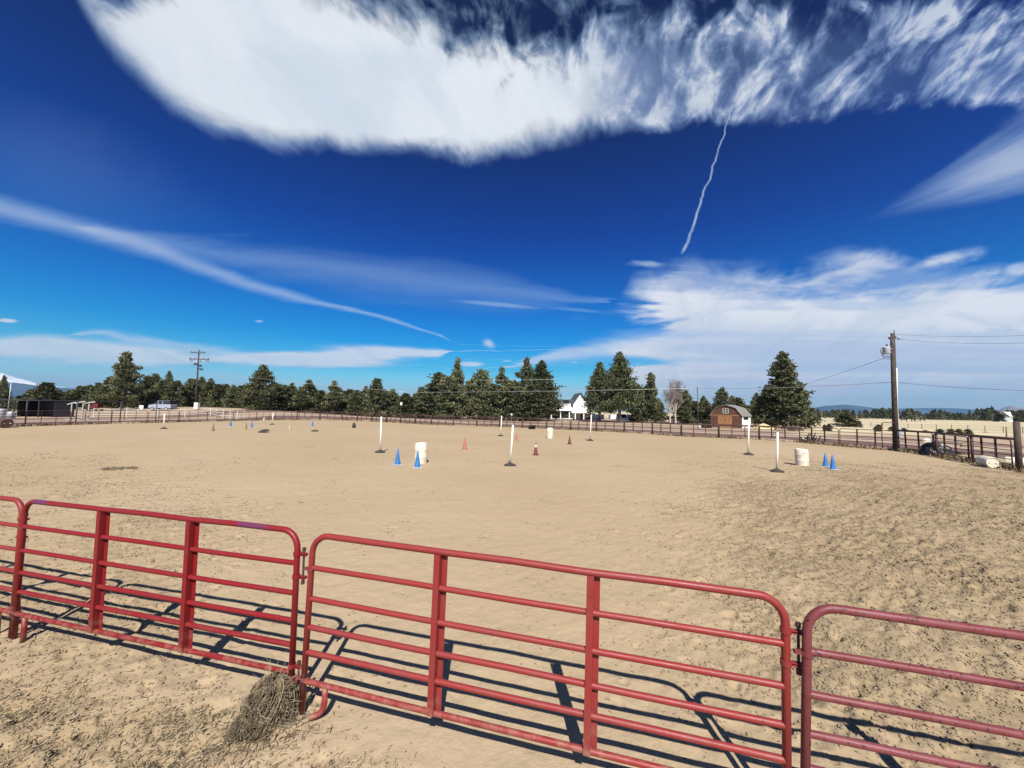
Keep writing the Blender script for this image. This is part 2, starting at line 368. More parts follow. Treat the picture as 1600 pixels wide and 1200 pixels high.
def link(name, me, parent=None, loc=None):
    o = bpy.data.objects.new(name, me); COL.objects.link(o)
    if parent: o.parent = parent
    if loc is not None: o.location = loc
    return o
def smooth_by_angle(o, deg=40):
    me = o.data
    try: me.set_sharp_from_angle(angle=R(deg))
    except Exception: pass
    me.polygons.foreach_set('use_smooth', [True]*len(me.polygons))
def tag(o, label=None, cat=None, group=None, kind=None):
    for k, v in (('label', label), ('category', cat), ('group', group), ('kind', kind)):
        if v: o[k] = v
    return o
def empty(name, loc, rz=0, label=None, cat=None, group=None):
    o = bpy.data.objects.new(name, None); COL.objects.link(o); o.empty_display_size = .2
    o.location = loc; o.rotation_euler = (0, 0, rz); tag(o, label, cat, group); return o
# ------------------------------------------------------------------ terrain
def sstep(a, b, x):
    t = np.clip((x - a)/(b - a), 0, 1); return t*t*(3 - 2*t)
def terr(x, y):
    x = np.asarray(x, float); y = np.asarray(y, float)
    s = x/np.maximum(y, 5.0)
    rise = 1.75*np.exp(-((s + .78)/.34)**2)*sstep(70, 88, y)
    return rise
def TZ(x, y): return float(terr(x, y))
def hor(px): return 600 + CF*math.tan(CP) + (px - 800)*math.tan(CR)
def ground(px, py):
    d = ray(px, py); t = 1.0; lo = 0
    while t < 4000:
        p = Vector((0, 0, CH)) + d*t
        if p.z <= TZ(p.x, p.y): break
        lo = t; t *= 1.03
    for _ in range(30):
        m = (lo + t)/2; p = Vector((0, 0, CH)) + d*m
        if p.z <= TZ(p.x, p.y): t = m
        else: lo = m
    return Vector((0, 0, CH)) + d*t
def at(px, py, Y):
    d = ray(px, py); return Vector((0, 0, CH)) + d*(Y/d.y)
def base(px, Y):
    p = at(px, hor(px), Y); return Vector((p.x, p.y, TZ(p.x, p.y)))

# arena fence line, from the photograph's pixels to the ground
FPX = [(-30, 669), (0, 667.3), (60, 665.3), (140, 663), (220, 661), (300, 659), (400, 657), (440, 656), (540, 656.5), (600, 659.5), (680, 664), (760, 666), (860, 670), (950, 674.5),
       (1000, 677), (1060, 681.5), (1120, 684), (1190, 687), (1260, 692), (1300, 696), (1335, 699), (1375, 702.5), (1400, 704), (1440, 708.5), (1475, 714), (1520, 722), (1560, 729), (1600, 736.5), (1640, 745)]
FP = [ground(*p) for p in FPX]
POLY = [(p.x, p.y) for p in FP] + [(34, -40), (-75, -40)]
def poly_sd(X, Y, poly):
    """signed distance, positive inside"""
    n = len(poly); d2 = np.full(X.shape, 1e18); ins = np.zeros(X.shape, bool)
    for i in range(n):
        x0, y0 = poly[i]; x1, y1 = poly[(i + 1) % n]
        ex, ey = x1 - x0, y1 - y0; t = np.clip(((X - x0)*ex + (Y - y0)*ey)/(ex*ex + ey*ey + 1e-12), 0, 1)
        d2 = np.minimum(d2, (X - x0 - t*ex)**2 + (Y - y0 - t*ey)**2)
        c = ((y0 > Y) != (y1 > Y)) & (X < (x1 - x0)*(Y - y0)/((y1 - y0) + 1e-12) + x0)
        ins ^= c
    return np.where(ins, 1, -1)*np.sqrt(d2)

# numpy value noise
def vnoise(x, y, seed=0):
    xi = np.floor(x).astype(np.int64); yi = np.floor(y).astype(np.int64); fx = x - xi; fy = y - yi
    fx = fx*fx*(3 - 2*fx); fy = fy*fy*(3 - 2*fy)
    def h(a, b):
        k = (a*374761393 + b*668265263 + seed*1442695041) & 0x7fffffff
        k = ((k ^ (k >> 13))*1274126177) & 0x7fffffff
        return ((k ^ (k >> 16)) & 0xffff)/65535.0
    return (h(xi, yi)*(1 - fx) + h(xi + 1, yi)*fx)*(1 - fy) + (h(xi, yi + 1)*(1 - fx) + h(xi + 1, yi + 1)*fx)*fy
def fbm(x, y, o=4, seed=0):
    v = 0; a = .5; s = 0
    for i in range(o):
        v = v + a*vnoise(x*2**i, y*2**i, seed + i); s += a; a *= .5
    return v/s
def hash2(a, b, seed):
    k = (a*374761393 + b*668265263 + seed*1442695041) & 0x7fffffff
    k = ((k ^ (k >> 13))*1274126177) & 0x7fffffff
    return ((k ^ (k >> 16)) & 0xffff)/65535.0

# near fence line for "inside / outside" of the front panels
PANELS = dict(A=(-5.4686, 4.462, .0232, -.2378, -.0008, .0122), B=(-1.759, 3.5115, .0158, -.2489, -.0153, -.0022), C=(1.8706, 2.5768, -.039, -.2417, -.0253, .0274))
PL, PH = 3.6627, 1.5023
def rough(X, Y):
    """how trampled the sand is, 0..1"""
    s = X/np.maximum(Y, 1.0)
    patch = fbm(X*.22 + 3, Y*.22, 3, 11)
    right = sstep(.18, .95, s + (patch - .5)*.7)*sstep(30, 12, Y)*sstep(1.5, 4.0, Y)
    left = .42*sstep(-.45, -1.1, s + (patch - .5)*.9)*sstep(26, 9, Y)
    fl = Y - (3.5115 - .2540*(X + 1.759))                # beyond the panels when > 0
    outside = sstep(.05, -.45, fl)
    r = np.maximum(np.maximum(right, left)*(1 - outside), 0)
    p2 = fbm(X*1.1 + 9, Y*1.1, 4, 21)
    fleft = sstep(-1.35, -2.6, X - (Y - 3)*.35 + (p2 - .5)*1.6)*outside*sstep(.30, .62, p2 + .16)
    f2 = .35*sstep(.55, .7, p2)*outside
    brk = .55 + .45*sstep(.36, .62, fbm(X*.9 + 5, Y*.9 + 2, 4, 41))
    return np.clip(np.maximum(np.maximum(r*brk, fleft*(.25 + .75*sstep(.38, .6, fbm(X*2.3, Y*2.3 + 7, 3, 43)))), f2) + .02, 0, 1), outside

def ground_detail(X, Y):
    D, outs = rough(X, Y)
    r = np.hypot(X, Y); near = sstep(60, 20, r)
    z = (fbm(X*.45, Y*.45, 3, 1) - .5)*.05 + (fbm(X*2.2, Y*2.2, 3, 2) - .5)*.030*(.5 + D)
    z = z + (fbm(X*7, Y*7, 3, 3) - .5)*(.014 + .022*D)
    ra = (X*.82 + Y*.57)*1.6; rb = (-X*.57 + Y*.82)*5.5
    z = z + (fbm(ra, rb, 3, 17) - .5)*(.006 + .15*D) + (fbm(X*4 + 1, Y*4, 2, 19) - .5)*.012
    # hoof prints: jittered pits with a pushed-up rim
    for cs, seed, dep, pr in ((.34, 5, .030, 1.0), (.19, 6, .018, .8)):
        cx = np.floor(X/cs).astype(np.int64); cy = np.floor(Y/cs).astype(np.int64)
        acc = np.zeros_like(X)
        for i in (-1, 0, 1):
            for j in (-1, 0, 1):
                a, b = cx + i, cy + j
                px = (a + hash2(a, b, seed))*cs; py = (b + hash2(a, b, seed + 50))*cs
                live = (hash2(a, b, seed + 99) < (.012 + .95*D)*pr)
                rad = cs*(.22 + .2*hash2(a, b, seed + 31))
                an = hash2(a, b, seed + 71)*6.28
                ex, ey = X - px, Y - py
                e1 = ex*np.cos(an) + ey*np.sin(an); e2 = -ex*np.sin(an) + ey*np.cos(an)
                q = np.sqrt(e1*e1 + (e2*1.35)**2)/rad
                pit = -np.exp(-(q*1.25)**4) + .55*np.exp(-((q - 1.25)/.28)**2)*(.4 + .6*np.cos(np.arctan2(e2, e1) - 1.0).clip(0, 1))
                acc = acc + pit*live*dep*(.6 + 1.0*hash2(a, b, seed + 13))*(.35 + 1.25*D)
        z = z + acc
    return z*near, D, outs

# ------------------------------------------------------------------ ground: one sheet to the horizon
def ang_list():
    a = list(np.linspace(-62, 62, 800)); a += list(np.linspace(62, 298, 60))[1:-1]
    return np.radians(np.array(a))
AN = ang_list()
rr = [1.1]
while rr[-1] < 90: rr.append(rr[-1]*1.0054)
while rr[-1] < 14500: rr.append(rr[-1]*1.12)
RR = np.array(rr)
AA, RAD = np.meshgrid(AN, RR)
GX, GY = RAD*np.sin(AA), RAD*np.cos(AA)
det, GD, GO = ground_detail(GX, GY)
GZ = terr(GX, GY) + det
sd = poly_sd(GX, GY, POLY)
outA = sstep(-.2, -1.2, sd)                                 # beyond the arena fence
S_ = GX/np.maximum(GY, 5)
field = outA*np.maximum(sstep(.66, .78, S_ + (fbm(GX*.1, GY*.1, 3, 31) - .5)*.12)*sstep(52, 60, GY - (S_ - 1)*14 + (fbm(GX*.2, GY*.2, 3, 33) - .5)*6), sstep(140, 170, RAD))
nr, na = GX.shape
V = np.stack([GX.ravel(), GY.ravel(), GZ.ravel()], 1)
V = np.vstack([V, [[0, 0, 0]]])
i = np.arange(nr - 1)[:, None]*na; k = np.arange(na)[None, :]; k2 = (k + 1) % na
Q = np.stack([i + k, i + k2, i + na + k2, i + na + k], -1).reshape(-1, 4)[:, ::-1]
T3 = np.stack([np.arange(na), (np.arange(na) + 1) % na, np.full(na, nr*na)], 1)[:, ::-1][:, [0, 1, 2]]
me = bpy.data.meshes.new('ground')
nv, nq, nt3 = len(V), len(Q), len(T3)
me.vertices.add(nv); me.vertices.foreach_set('co', V.astype(np.float32).ravel())
me.loops.add(nq*4 + nt3*3); me.loops.foreach_set('vertex_index', np.concatenate([Q.ravel(), T3.ravel()]).astype(np.int32))
me.polygons.add(nq + nt3)
me.polygons.foreach_set('loop_start', np.concatenate([np.arange(nq)*4, nq*4 + np.arange(nt3)*3]).astype(np.int32))
me.polygons.foreach_set('loop_total', np.concatenate([np.full(nq, 4), np.full(nt3, 3)]).astype(np.int32))
me.polygons.foreach_set('use_smooth', np.ones(nq + nt3, bool))
at_ = me.color_attributes.new('zone', 'FLOAT_COLOR', 'POINT')
zc = np.stack([outA.ravel(), field.ravel(), GD.ravel(), np.clip(-sd, 0, 80).ravel()], 1); zc = np.vstack([zc, [[0, 0, .3, 0]]])
at_.data.foreach_set('color', zc.astype(np.float32).ravel())
me.update(calc_edges=True); me.validate()
gm = bpy.data.materials.new('arena_sand'); gm.use_nodes = True; n = NT(gm.node_tree); bs = gm.node_tree.nodes['Principled BSDF']
oc = n.n('ShaderNodeTexCoord').outputs['Object']
zn = n.n('ShaderNodeAttribute', attribute_name='zone'); zr, zg, zb = n.sep(zn.outputs['Color'])
big = n.noise(oc, .12, 4, .55); mid = n.noise(oc, 1.3, 5, .6); fine = n.noise(oc, 14, 5, .65); vf = n.noise(oc, 70, 4, .6)
sand = n.mix(n.ss(big, .35, .65), (.352, .270, .175), (.325, .245, .152))
sand = n.mix(n.mul(n.ss(mid, .45, .75), .45), sand, (.325, .245, .152))
sand = n.mix(n.mul(n.ss(fine, .5, .8), .35), sand, (.41, .33, .228))
org = n.mul(n.ss(n.add(n.mul(fine, .6), n.mul(mid, .4)), .50, .60), n.ss(zb, .22, .8))
sand = n.mix(n.mul(n.ss(zb, .12, .75), .55), sand, (.215, .162, .095))
sand = n.mix(n.mul(org, .55), sand, (.17, .132, .08))
sand = n.mix(n.mul(n.ss(n.noise(oc, 9, 3, .5), .62, .70), n.mul(n.ss(zb, .05, .5), .6)), sand, (.15, .12, .075))
cz = n.noise(n.vs(oc, .25, .25, 1), 1, 4, .55); za = n.add(zn.outputs['Alpha'], n.mul(n.sub(cz, .5), 5.0))   # metres beyond the fence
cinder = n.mix(n.ss(za, 2.0, 4.5), (.36, .275, .185), (.125, .078, .074))
cinder = n.mix(n.ss(za, 8.0, 11.0), cinder, (.35, .265, .20))
cinder = n.mix(n.ss(za, 15.0, 19.0), cinder, (.17, .115, .095))
cinder = n.mix(n.ss(za, 21.0, 26.0), cinder, (.33, .25, .18))
cinder = n.mix(n.mul(n.ss(mid, .5, .7), .35), cinder, (.31, .24, .17))
c = n.mix(zr, sand, cinder)
grass = n.mix(n.ss(n.noise(n.vs(oc, .02, .09, 1), 1, 5, .6), .36, .62), (.50, .43, .29), (.39, .33, .21))
grass = n.mix(n.mul(n.ss(n.noise(n.vs(oc, .15, .5, 1), 1, 5, .65), .55, .72), .55), grass, (.25, .22, .12))
c = n.mix(zg, c, grass)
n.put(bs.inputs['Base Color'], c); bs.inputs['Roughness'].default_value = .95; bs.inputs['Specular IOR Level'].default_value = .15
hgt = n.add(n.mul(fine, .5), n.add(n.mul(vf, .12), n.mul(n.mul(n.noise(oc, 4.5, 4, .6), 1.1), n.mad(zb, .7, .45))))
vor = n.voro(n.xyz(n.add(n.sep(oc)[0], n.mul(mid, .4)), n.add(n.sep(oc)[1], n.mul(fine, .2)), 0.0), 3.4)
hgt = n.add(hgt, n.mul(n.ss(n.add(vor[0], n.mul(n.sub(fine, .5), .35)), .05, .30), n.mad(zb, .9, .03)))
b = n.n('ShaderNodeBump'); b.inputs['Strength'].default_value = .75; b.inputs['Distance'].default_value = .030
n.put(b.inputs['Height'], hgt); n.put(bs.inputs['Normal'], b.outputs[0])
me.materials.append(gm)
go = link('ground', me); tag(go, 'tan trampled sand of the arena running out to dirt and dry grass', None, None, 'structure')

def surf_z(x, y):
    x = np.atleast_1d(np.asarray(x, float)); y = np.atleast_1d(np.asarray(y, float))
    return terr(x, y) + ground_detail(x, y)[0]

# ------------------------------------------------------------------ far hills and snow mountain
def ridge(name, prof, Y0, depth, mt, rough_amp, seed, label, snow=None):
    """prof: list of (px, py top). A ridge with a real front and back slope at distance Y0."""
    xs = np.linspace(prof[0][0], prof[-1][0], 160); tops = np.interp(xs, [p[0] for p in prof], [p[1] for p in prof])
    nd = 26; mb = MB(); rows = []
    for j in range(nd):
        q = j/(nd - 1); w = math.sin(math.pi*q)**1.2; Yr = Y0 + (q - .5)*depth; row = []
        for kx, (px, py) in enumerate(zip(xs, tops)):
            top = at(px, py, Y0).z; X = at(px, hor(px), Y0).x*(Yr/Y0)
            nz = float(fbm(np.array([kx*.12 + seed]), np.array([j*.35 + seed]), 4, seed)[0]) - .5
            row.append((X, Yr, max(-1.5, -1 + (top + 1)*w*(1 + nz*rough_amp*(1 - w*.75)))))
        rows.append(row)
    mb.quadstrip(rows, close=False)
    o = mb.build(name, mt, None, True); tag(o, label, None, None, 'structure'); return o
ridge('mountain', [(-240, 640), (-120, 618), (-60, 588), (-20, 578), (3, 583), (25, 592), (60, 601), (100, 606), (160, 618), (230, 640)], 11000, 3600, M['snow'], .5, 3, 'snow covered volcano peak beyond the left treeline')
ridge('foothill', [(-240, 612), (-100, 600), (-10, 598), (15, 597.5), (45, 601), (75, 604), (110, 607), (150, 612), (220, 622), (300, 640)], 9000, 1000, M['hillf'], .4, 8, 'dark forested foothill below the snow peak')
ridge('distant_hills', [(1150, 650), (1230, 643), (1265, 639), (1290, 634), (1320, 632), (1345, 634), (1370, 638), (1420, 638), (1470, 637.5), (1520, 639.5), (1560, 641), (1640, 640), (1750, 652)], 12400, 1500, M['hillf'], .4, 14, 'low blue hills along the right horizon')
ridge('bare_hill', [(1530, 652), (1552, 645), (1568, 637), (1580, 634), (1592, 637), (1610, 640), (1680, 640), (1740, 656)], 5200, 900, M['hillg'], .4, 19, 'small bare grey hill behind the far right house')

# ------------------------------------------------------------------ livestock panels
RF = (.175, .335, .475, .635, .81)                          # rail heights as a share of the panel height
def panel_parts(L, H, paint, hi, rt=.026, rr_=.0225):
    """list of (name, mesh) in panel space: x along, z up"""
    n = 14 if hi else 6; out = []
    rad = .16; pts = [(0, 0, 0), (0, 0, H - rad)]
    arc = 8 if hi else 4
    for a in range(1, arc): th = math.pi/2*a/arc; pts.append((rad - rad*math.cos(th), 0, H - rad + rad*math.sin(th)))
    pts.append((rad, 0, H))
    if hi: pts += [(L*q, 0, H + (.004*math.sin(q*17))) for q in (.2, .35, .5, .65, .8)]
    pts.append((L - rad, 0, H))
    for a in range(1, arc): th = math.pi/2*a/arc; pts.append((L - rad + rad*math.sin(th), 0, H - rad + rad*math.cos(th)))
    pts += [(L, 0, H - rad), (L, 0, 0)]
    out.append(('frame', MB().tube(pts, rt, n).mesh('frame', paint, True)))
    for q in RF:
        z = q*H; p = [(rt*.5, 0, z)] + ([(L*t, 0, z + random.uniform(-.004, .004)) for t in (.25, .5, .75)] if hi else []) + [(L - rt*.5, 0, z)]
        out.append(('rail', MB().tube(p, rr_, n, False).mesh('rail', paint, True)))
    for sx in (L*.335, L*.665):
        m = MB(); z0, z1 = RF[0]*H - .01, H - rt*.6
        # folded stile: near leaf in front of the rails, far leaf behind them, web between
        m.box(sx - .046, sx + .004, -.034, -.029, z0, z1); m.box(sx - .001, sx + .004, -.029, .029, z0, z1); m.box(sx + .004, sx + .048, .024, .029, z0, z1)
        out.append(('stile', m.mesh('stile', paint)))
    return out
def foot_mesh(paint, x, H, hook, n):
    z = RF[0]*H; p = [(x, 0, z - .01), (x, 0, z*.42)]
    if hook:
        for a in range(1, 7): th = math.pi/2*a/6; p.append((x - .10*(1 - math.cos(th)), -.05*(1 - math.cos(th)), z*.42 - .09*math.sin(th)))
    else: p.append((x, 0, -.02))
    return MB().tube(p, .024, n).mesh('foot', paint, True)
def panel_matrix(x, y, z, yaw, tilt, lean):
    ax = Vector((math.cos(yaw)*math.cos(tilt), math.sin(yaw)*math.cos(tilt), math.sin(tilt)))
    u0 = Vector((-math.cos(yaw)*math.sin(tilt), -math.sin(yaw)*math.sin(tilt), math.cos(tilt))); nn = ax.cross(u0)
    up = u0*math.cos(lean) + nn*math.sin(lean); yv = up.cross(ax)
    return Matrix(((ax.x, yv.x, up.x, x), (ax.y, yv.y, up.y, y), (ax.z, yv.z, up.z, z), (0, 0, 0, 1)))
# four near panels
pz = panel_matrix(*PANELS['A'])
zstart = pz @ Vector((-.085 - PL, .02, 0))
near_panels = [
    ('A', PANELS['A'], M['red_a'], 'bright red six-bar steel panel with purple stains, tumbleweed at its right end', .15, False),
    ('B', PANELS['B'], M['red_b'], 'faded red six-bar steel panel in the middle, with hooked foot near its left post', .22, True),
    ('C', PANELS['C'], M['red_c'], 'purplish rust-spotted steel panel cut off by the right edge of the photo', .30, True),
    ('Z', (zstart.x, zstart.y, zstart.z, PANELS['A'][3], -.004, .012), M['red_b'], 'red steel panel of which only the right end shows at the left edge', .25, False)]
NP = {}
for key, pose, paint, lab, fx, hook in near_panels:
    root = empty('fence_panel', (0, 0, 0), 0, lab, 'fence panel', 'red steel panels along the near side of the arena')
    root.matrix_world = panel_matrix(*pose); NP[key] = root
    for nm, me in panel_parts(PL, PH, paint, True): link(nm, me, root)
    link('foot', foot_mesh(paint, fx, PH, hook, 12), root); link('foot', foot_mesh(paint, PL - fx, PH, hook, 12), root)
    # coupling hardware: two lugs on the right post, one on the left post, with the drop pin
    for zz_ in (PH*.80, PH*.185):
        for dzz in (.10, -.10) if zz_ > .5 else (.05, -.05):
            m = MB(); z = zz_ + dzz
            m.tube([(PL, 0, z - .016), (PL, 0, z + .016)], .033, 12); m.box(PL + .02, PL + .098, -.016, .016, z - .011, z - .006); m.box(PL + .02, PL + .098, -.016, .016, z + .006, z + .011); m.box(PL + .098, PL + .103, -.016, .016, z - .011, z + .011)
            link('hinge_lug', m.mesh('hinge_lug', paint), root)
        m = MB(); m.tube([(0, 0, zz_ - .014), (0, 0, zz_ + .014)], .033, 12); m.box(-.07, -.02, -.014, .014, zz_ - .01, zz_ + .01)
        link('hinge_lug', m.mesh('hinge_lug', M['red_c']), root)
        m = MB(); zl = .16 if zz_ > .5 else .10
        m.tube([(PL + .072, 0, zz_ - zl), (PL + .072, 0, zz_ + zl)], .009, 8); m.tube([(PL + .072, 0, zz_ + zl - .03), (PL + .072, 0, zz_ + zl)], .016, 8); m.tube([(PL + .072, 0, zz_ - zl), (PL + .072, 0, zz_ - zl + .035)], .015, 8)
        link('hinge_pin', m.mesh('hinge_pin', M['rust']), root)
# short chain wrapped round the joint
def chain(key, x, z, mt):
    r = NP[key]; mtx = r.matrix_world
    t = empty('chain', mtx @ Vector((x, 0, z)), 0, 'short rusty chain looped round the joint left of the tumbleweed' if key == 'Z' else 'short red chain looped round the joint beside the tumbleweed', 'chain')
    for k in range(9):
        q = k/8*math.pi*1.5; m = MB()
        c0 = Vector((.055*math.cos(q), -.045*math.sin(q) - .01, -.012*k)); ring = []
        ax = Vector((-math.sin(q), -math.cos(q)*.8, -.25)).normalized(); bx = ax.cross(Vector((0, 0, 1))).normalized() if k % 2 else ax.cross(ax.cross(Vector((0, 0, 1)))).normalized()
        m.tube([c0 + ax*.017*math.cos(a) + bx*.010*math.sin(a) for a in np.linspace(0, 2*math.pi, 11)], .0038, 5)
        m.build('chain_link', mt, t, True)
chain('A', PL + .05, .26, M['red_a']); chain('Z', PL + .05, .28, M['rust'])

# ------------------------------------------------------------------ landmarks used in labels
LM = [(-40, None), (192, 'the tall ragged pine'), (308, 'the left utility pole'), (408, 'the broad tall juniper'), (487, 'the third far blue cone'), (594, 'the leftmost near white pole'), (713, 'the tall leaning pine'), (906, 'the gabled white house'), (1090, 'the thin black pole'),
      (1225, 'the big lone juniper'), (1400, 'the right utility pole')]
ORD = ['first', 'second', 'third', 'fourth', 'fifth', 'sixth', 'seventh', 'eighth', 'ninth', 'tenth', 'eleventh', 'twelfth', 'thirteenth', 'fourteenth', 'fifteenth', 'sixteenth', 'seventeenth', 'eighteenth', 'nineteenth', 'twentieth',
       'twenty-first', 'twenty-second', 'twenty-third', 'twenty-fourth']
def px_of(p):
    d = Vector(p) - Vector((0, 0, CH)); y = d.dot(FV); return 800 + CF*d.dot(RV)/y, 600 - CF*d.dot(UV)/y
def ordinal_labels(items, what):
    """items: (px, object). A label that counts rightward from the nearest landmark on the left."""
    cnt = {}
    for px, o in sorted(items, key=lambda q: q[0]):
        lm = max([l for l in LM if l[0] <= px] or [LM[0]], key=lambda q: q[0])
        k = cnt.get(lm[0], 0); cnt[lm[0]] = k + 1
        o['label'] = f"{what}, {ORD[k]} from the left edge" if lm[1] is None else f"{what}, {ORD[k]} right of {lm[1]}"

# ------------------------------------------------------------------ far fence: panels and pipe sections on the arena's edge
seg = [0.0]
for a, b2 in zip(FP[:-1], FP[1:]): seg.append(seg[-1] + (b2 - a).length)
def along(s):
    for i in range(len(FP) - 1):
        if s <= seg[i + 1] or i == len(FP) - 2:
            return FP[i].lerp(FP[i + 1], (s - seg[i])/(seg[i + 1] - seg[i]))
FL, FH = 3.66, 1.55
far_meshes = panel_parts(FL, FH, M['rust'], False, .030, .024)
far_foot = foot_mesh(M['rust'], .2, FH, False, 5), foot_mesh(M['rust'], FL - .2, FH, False, 5)
step = 3.76; items = []; pitems = []; pos = 0.0; idx = 0
pm = None
while pos + step < seg[-1]:
    a, b2 = along(pos), along(pos + step); d = b2 - a; yaw = math.atan2(d.y, d.x); px = px_of((a + b2)/2)[0]
    inward = Vector((math.sin(yaw), -math.cos(yaw), 0))*.14
    root = empty('fence_panel', a + inward, 0, None, 'fence panel', 'rust brown panels of the far arena fence')
    hs = 1.0 if (px < 520 or px > 1240) else .86
    tilt = math.atan2(d.z, math.hypot(d.x, d.y)) + random.uniform(-.006, .006)
    root.rotation_euler = (random.uniform(-.025, .025), -tilt, yaw); root.scale = (1, 1, hs*random.uniform(.985, 1.015))
    for nm, m_ in far_meshes: link(nm, m_, root)
    for m_ in far_foot: link('foot', m_, root)
    items.append((px, root))
    if 470 < px < 1260 or px > 1400:
        t = empty('pipe_fence', a, yaw, None, 'pipe fence', 'dark pipe rail and post sections behind the far panels')
        hgt_ = 1.42 if px < 1260 else 1.62
        if pm is None:
            pm = {}
        if hgt_ not in pm:
            pm[hgt_] = (MB().tube([(0, 0, -.1), (0, 0, hgt_ - .055)], .075, 8).mesh('post', M['darkpipe'], True), MB().tube([(-.02, 0, hgt_), (step + .02, 0, hgt_)], .062, 8).mesh('top_rail', M['darkpipe'], True))
        link('post', pm[hgt_][0], t); o = link('top_rail', pm[hgt_][1], t); o.rotation_euler = (0, -math.atan2(d.z, math.hypot(d.x, d.y)), 0)
        pitems.append((px, t))
    pos += step; idx += 1
ordinal_labels(items, 'rust-brown panel of the far fence'); ordinal_labels(pitems, 'dark pipe post and top rail')

# tall black posts and the cable along the left fence
tp = [(39, 664.5, 625), (118, 662, 625), (187, 660.5, 628), (243, 659.5, 629)]
tops = []
titems = []
for px, py, ty in tp:
    b0 = ground(px, py); top = at(px, ty, b0.y).z
    o = MB().tube([(0, 0, -.1), (0, 0, top - b0.z)], .055, 8).build('tall_post', M['black'], None, True, b0); tops.append(Vector((b0.x, b0.y, top - .05)))
    tag(o, None, 'post', 'tall black posts in the left fence'); titems.append((px, o))
ordinal_labels(titems, 'tall black post rising above the left fence')
pts = [at(-60, 624, 40)] + tops
o = MB().tube(pts, .022, 5).build('overhead_cable', M['darkwire'], None, True); tag(o, 'dark cable strung between the tall black posts at left', 'cable')
# tall arched gate frame beside the right utility pole
b0 = ground(1379, 703); b1 = ground(1401, 704.5); dd = b1 - b0; Hh = at(1379, 660, b0.y).z
o = MB().tube([(0, 0, 0), (0, 0, Hh - .2), (dd.x*.04, dd.y*.04, Hh - .06), (dd.x*.14, dd.y*.14, Hh), (dd.x*.98, dd.y*.98, Hh)], .03, 8).build('gate_frame', M['rust'], None, True, b0)
tag(o, 'tall arched steel gate frame left of the right utility pole', 'gate frame')

# ------------------------------------------------------------------ arena equipment
def cone(px, py, topy, mt, mtb, lab, band=None, cap=None, slim=1.0):
    p = ground(px, py); h = at(px, topy, p.y).z - p.z
    t = empty('traffic_cone', p, random.uniform(0, 1.5), lab, 'cone', 'training cones standing in the arena'); s = h/.72
    w = .17*s*slim
    m = MB().box(-w, w, -w, w, 0, .025*s); bm_ = m.build('base', mtb, t)
    prof = [(.135*s*slim, .025*s), (.128*s*slim, .06*s), (.075*s*slim, .38*s), (.028*s*slim, h - .01), (.018*s*slim, h)]
    o = MB().lathe(prof, 18).build('body', mt, t, True)
    if band:
        z0, z1 = band[1]*h, band[2]*h; f = lambda z: .135*s*slim + (.026 - .135)*s*slim*(z/h) + .006
        MB().lathe([(f(z0), z0), (f(z1), z1)], 18).build('band', band[0], t, True)
    if cap:
        MB().lathe([(.036*s, h*.90), (.024*s, h + .006)], 12).build('tip', cap, t, True)
    return t
cone(621, 726, 701, M['blue'], M['bluebase'], 'blue cone standing alone to the left of the left white barrel')
cone(652, 730, 704, M['blue'], M['bluebase'], 'blue cone standing in front of the left white barrel')
cone(1290, 729, 708, M['blue'], M['bluebase'], 'left cone of the blue pair right of the right-hand barrel', None, M['tan'])
cone(1301.5, 733, 710.5, M['blue'], M['bluebase'], 'right cone of the blue pair right of the right-hand barrel')
cone(726, 702, 684, M['orange'], M['orange'], 'faded orange cone between the left barrel and the middle white pole')
cone(807, 689, 676, M['orange'], M['tan'], 'small faded orange cone just right of the middle white pole')
cone(837, 711, 692, M['dred'], M['dred'], 'dark red cone with a white collar and black tip', (M['white'], .62, .84), M['black'])
cone(890, 694, 680.5, M['dred'], M['dred'], 'plain dark maroon cone left of the pole before the low white house wing', slim=1.1)
cone(872, 682, 676, M['orange'], M['tan'], 'tiny faded cone just right of the far white barrel')
cone(333, 673.5, 661, M['olive'], M['olive'], 'dusty olive cone below the left utility pole', slim=.8)
cone(384.5, 671, 660, M['olive'], M['tan'], 'dusty slim olive cone touching the right of two far blue cones', slim=.7)
cone(360, 666, 656, M['blue'], M['bluebase'], 'far blue cone farthest to the left in the arena')
cone(393, 668, 658, M['blue'], M['bluebase'], 'far blue cone next to the slim olive cone')
cone(488, 666, 657, M['blue'], M['bluebase'], 'far blue cone beside a bare pole base')
cone(453, 670, 661, M['tan'], M['tan'], 'dusty tan cone left of the third far blue cone')

def bend_pole(px, py, topx, topy, lab, dusty=0):
    p = ground(px, py); q = at(topx, topy, p.y); h = q.z - p.z; lean = (q.x - p.x)
    t = empty('bending_pole', p, 0, lab, 'pole', 'white weave poles on black rubber bases')
    MB().lathe([(.30, 0), (.30, .03), (.25, .075), (.13, .12), (.07, .16), (.05, .165)], 20).build('base', M['rubber'], t, True)
    MB().tube([(0, 0, .10), (lean*.5, 0, h*.5), (lean, 0, h)], .047, 12).build('shaft', M['pole'], t, True)
    return t
bend_pole(594, 707, 596, 651, 'white pole on black base left of the left barrel')
bend_pole(797, 728, 801.5, 664, 'tall white leaning pole nearest the middle of the arena')
bend_pole(782, 681.5, 784, 649.5, 'far white pole just left of the tall middle pole')
bend_pole(922, 688.5, 924, 648, 'white pole in front of the low white house wing')
bend_pole(1169.5, 710.5, 1169.8, 659, 'white pole right of the barn')
bend_pole(1214, 737.5, 1215, 675.5, 'white pole standing left of the right-hand barrel')
bend_pole(256, 670, 257, 646, 'far white pole below the silver car')
bend_pole(425, 663.5, 427, 645, 'far white pole right of the far blue cones')
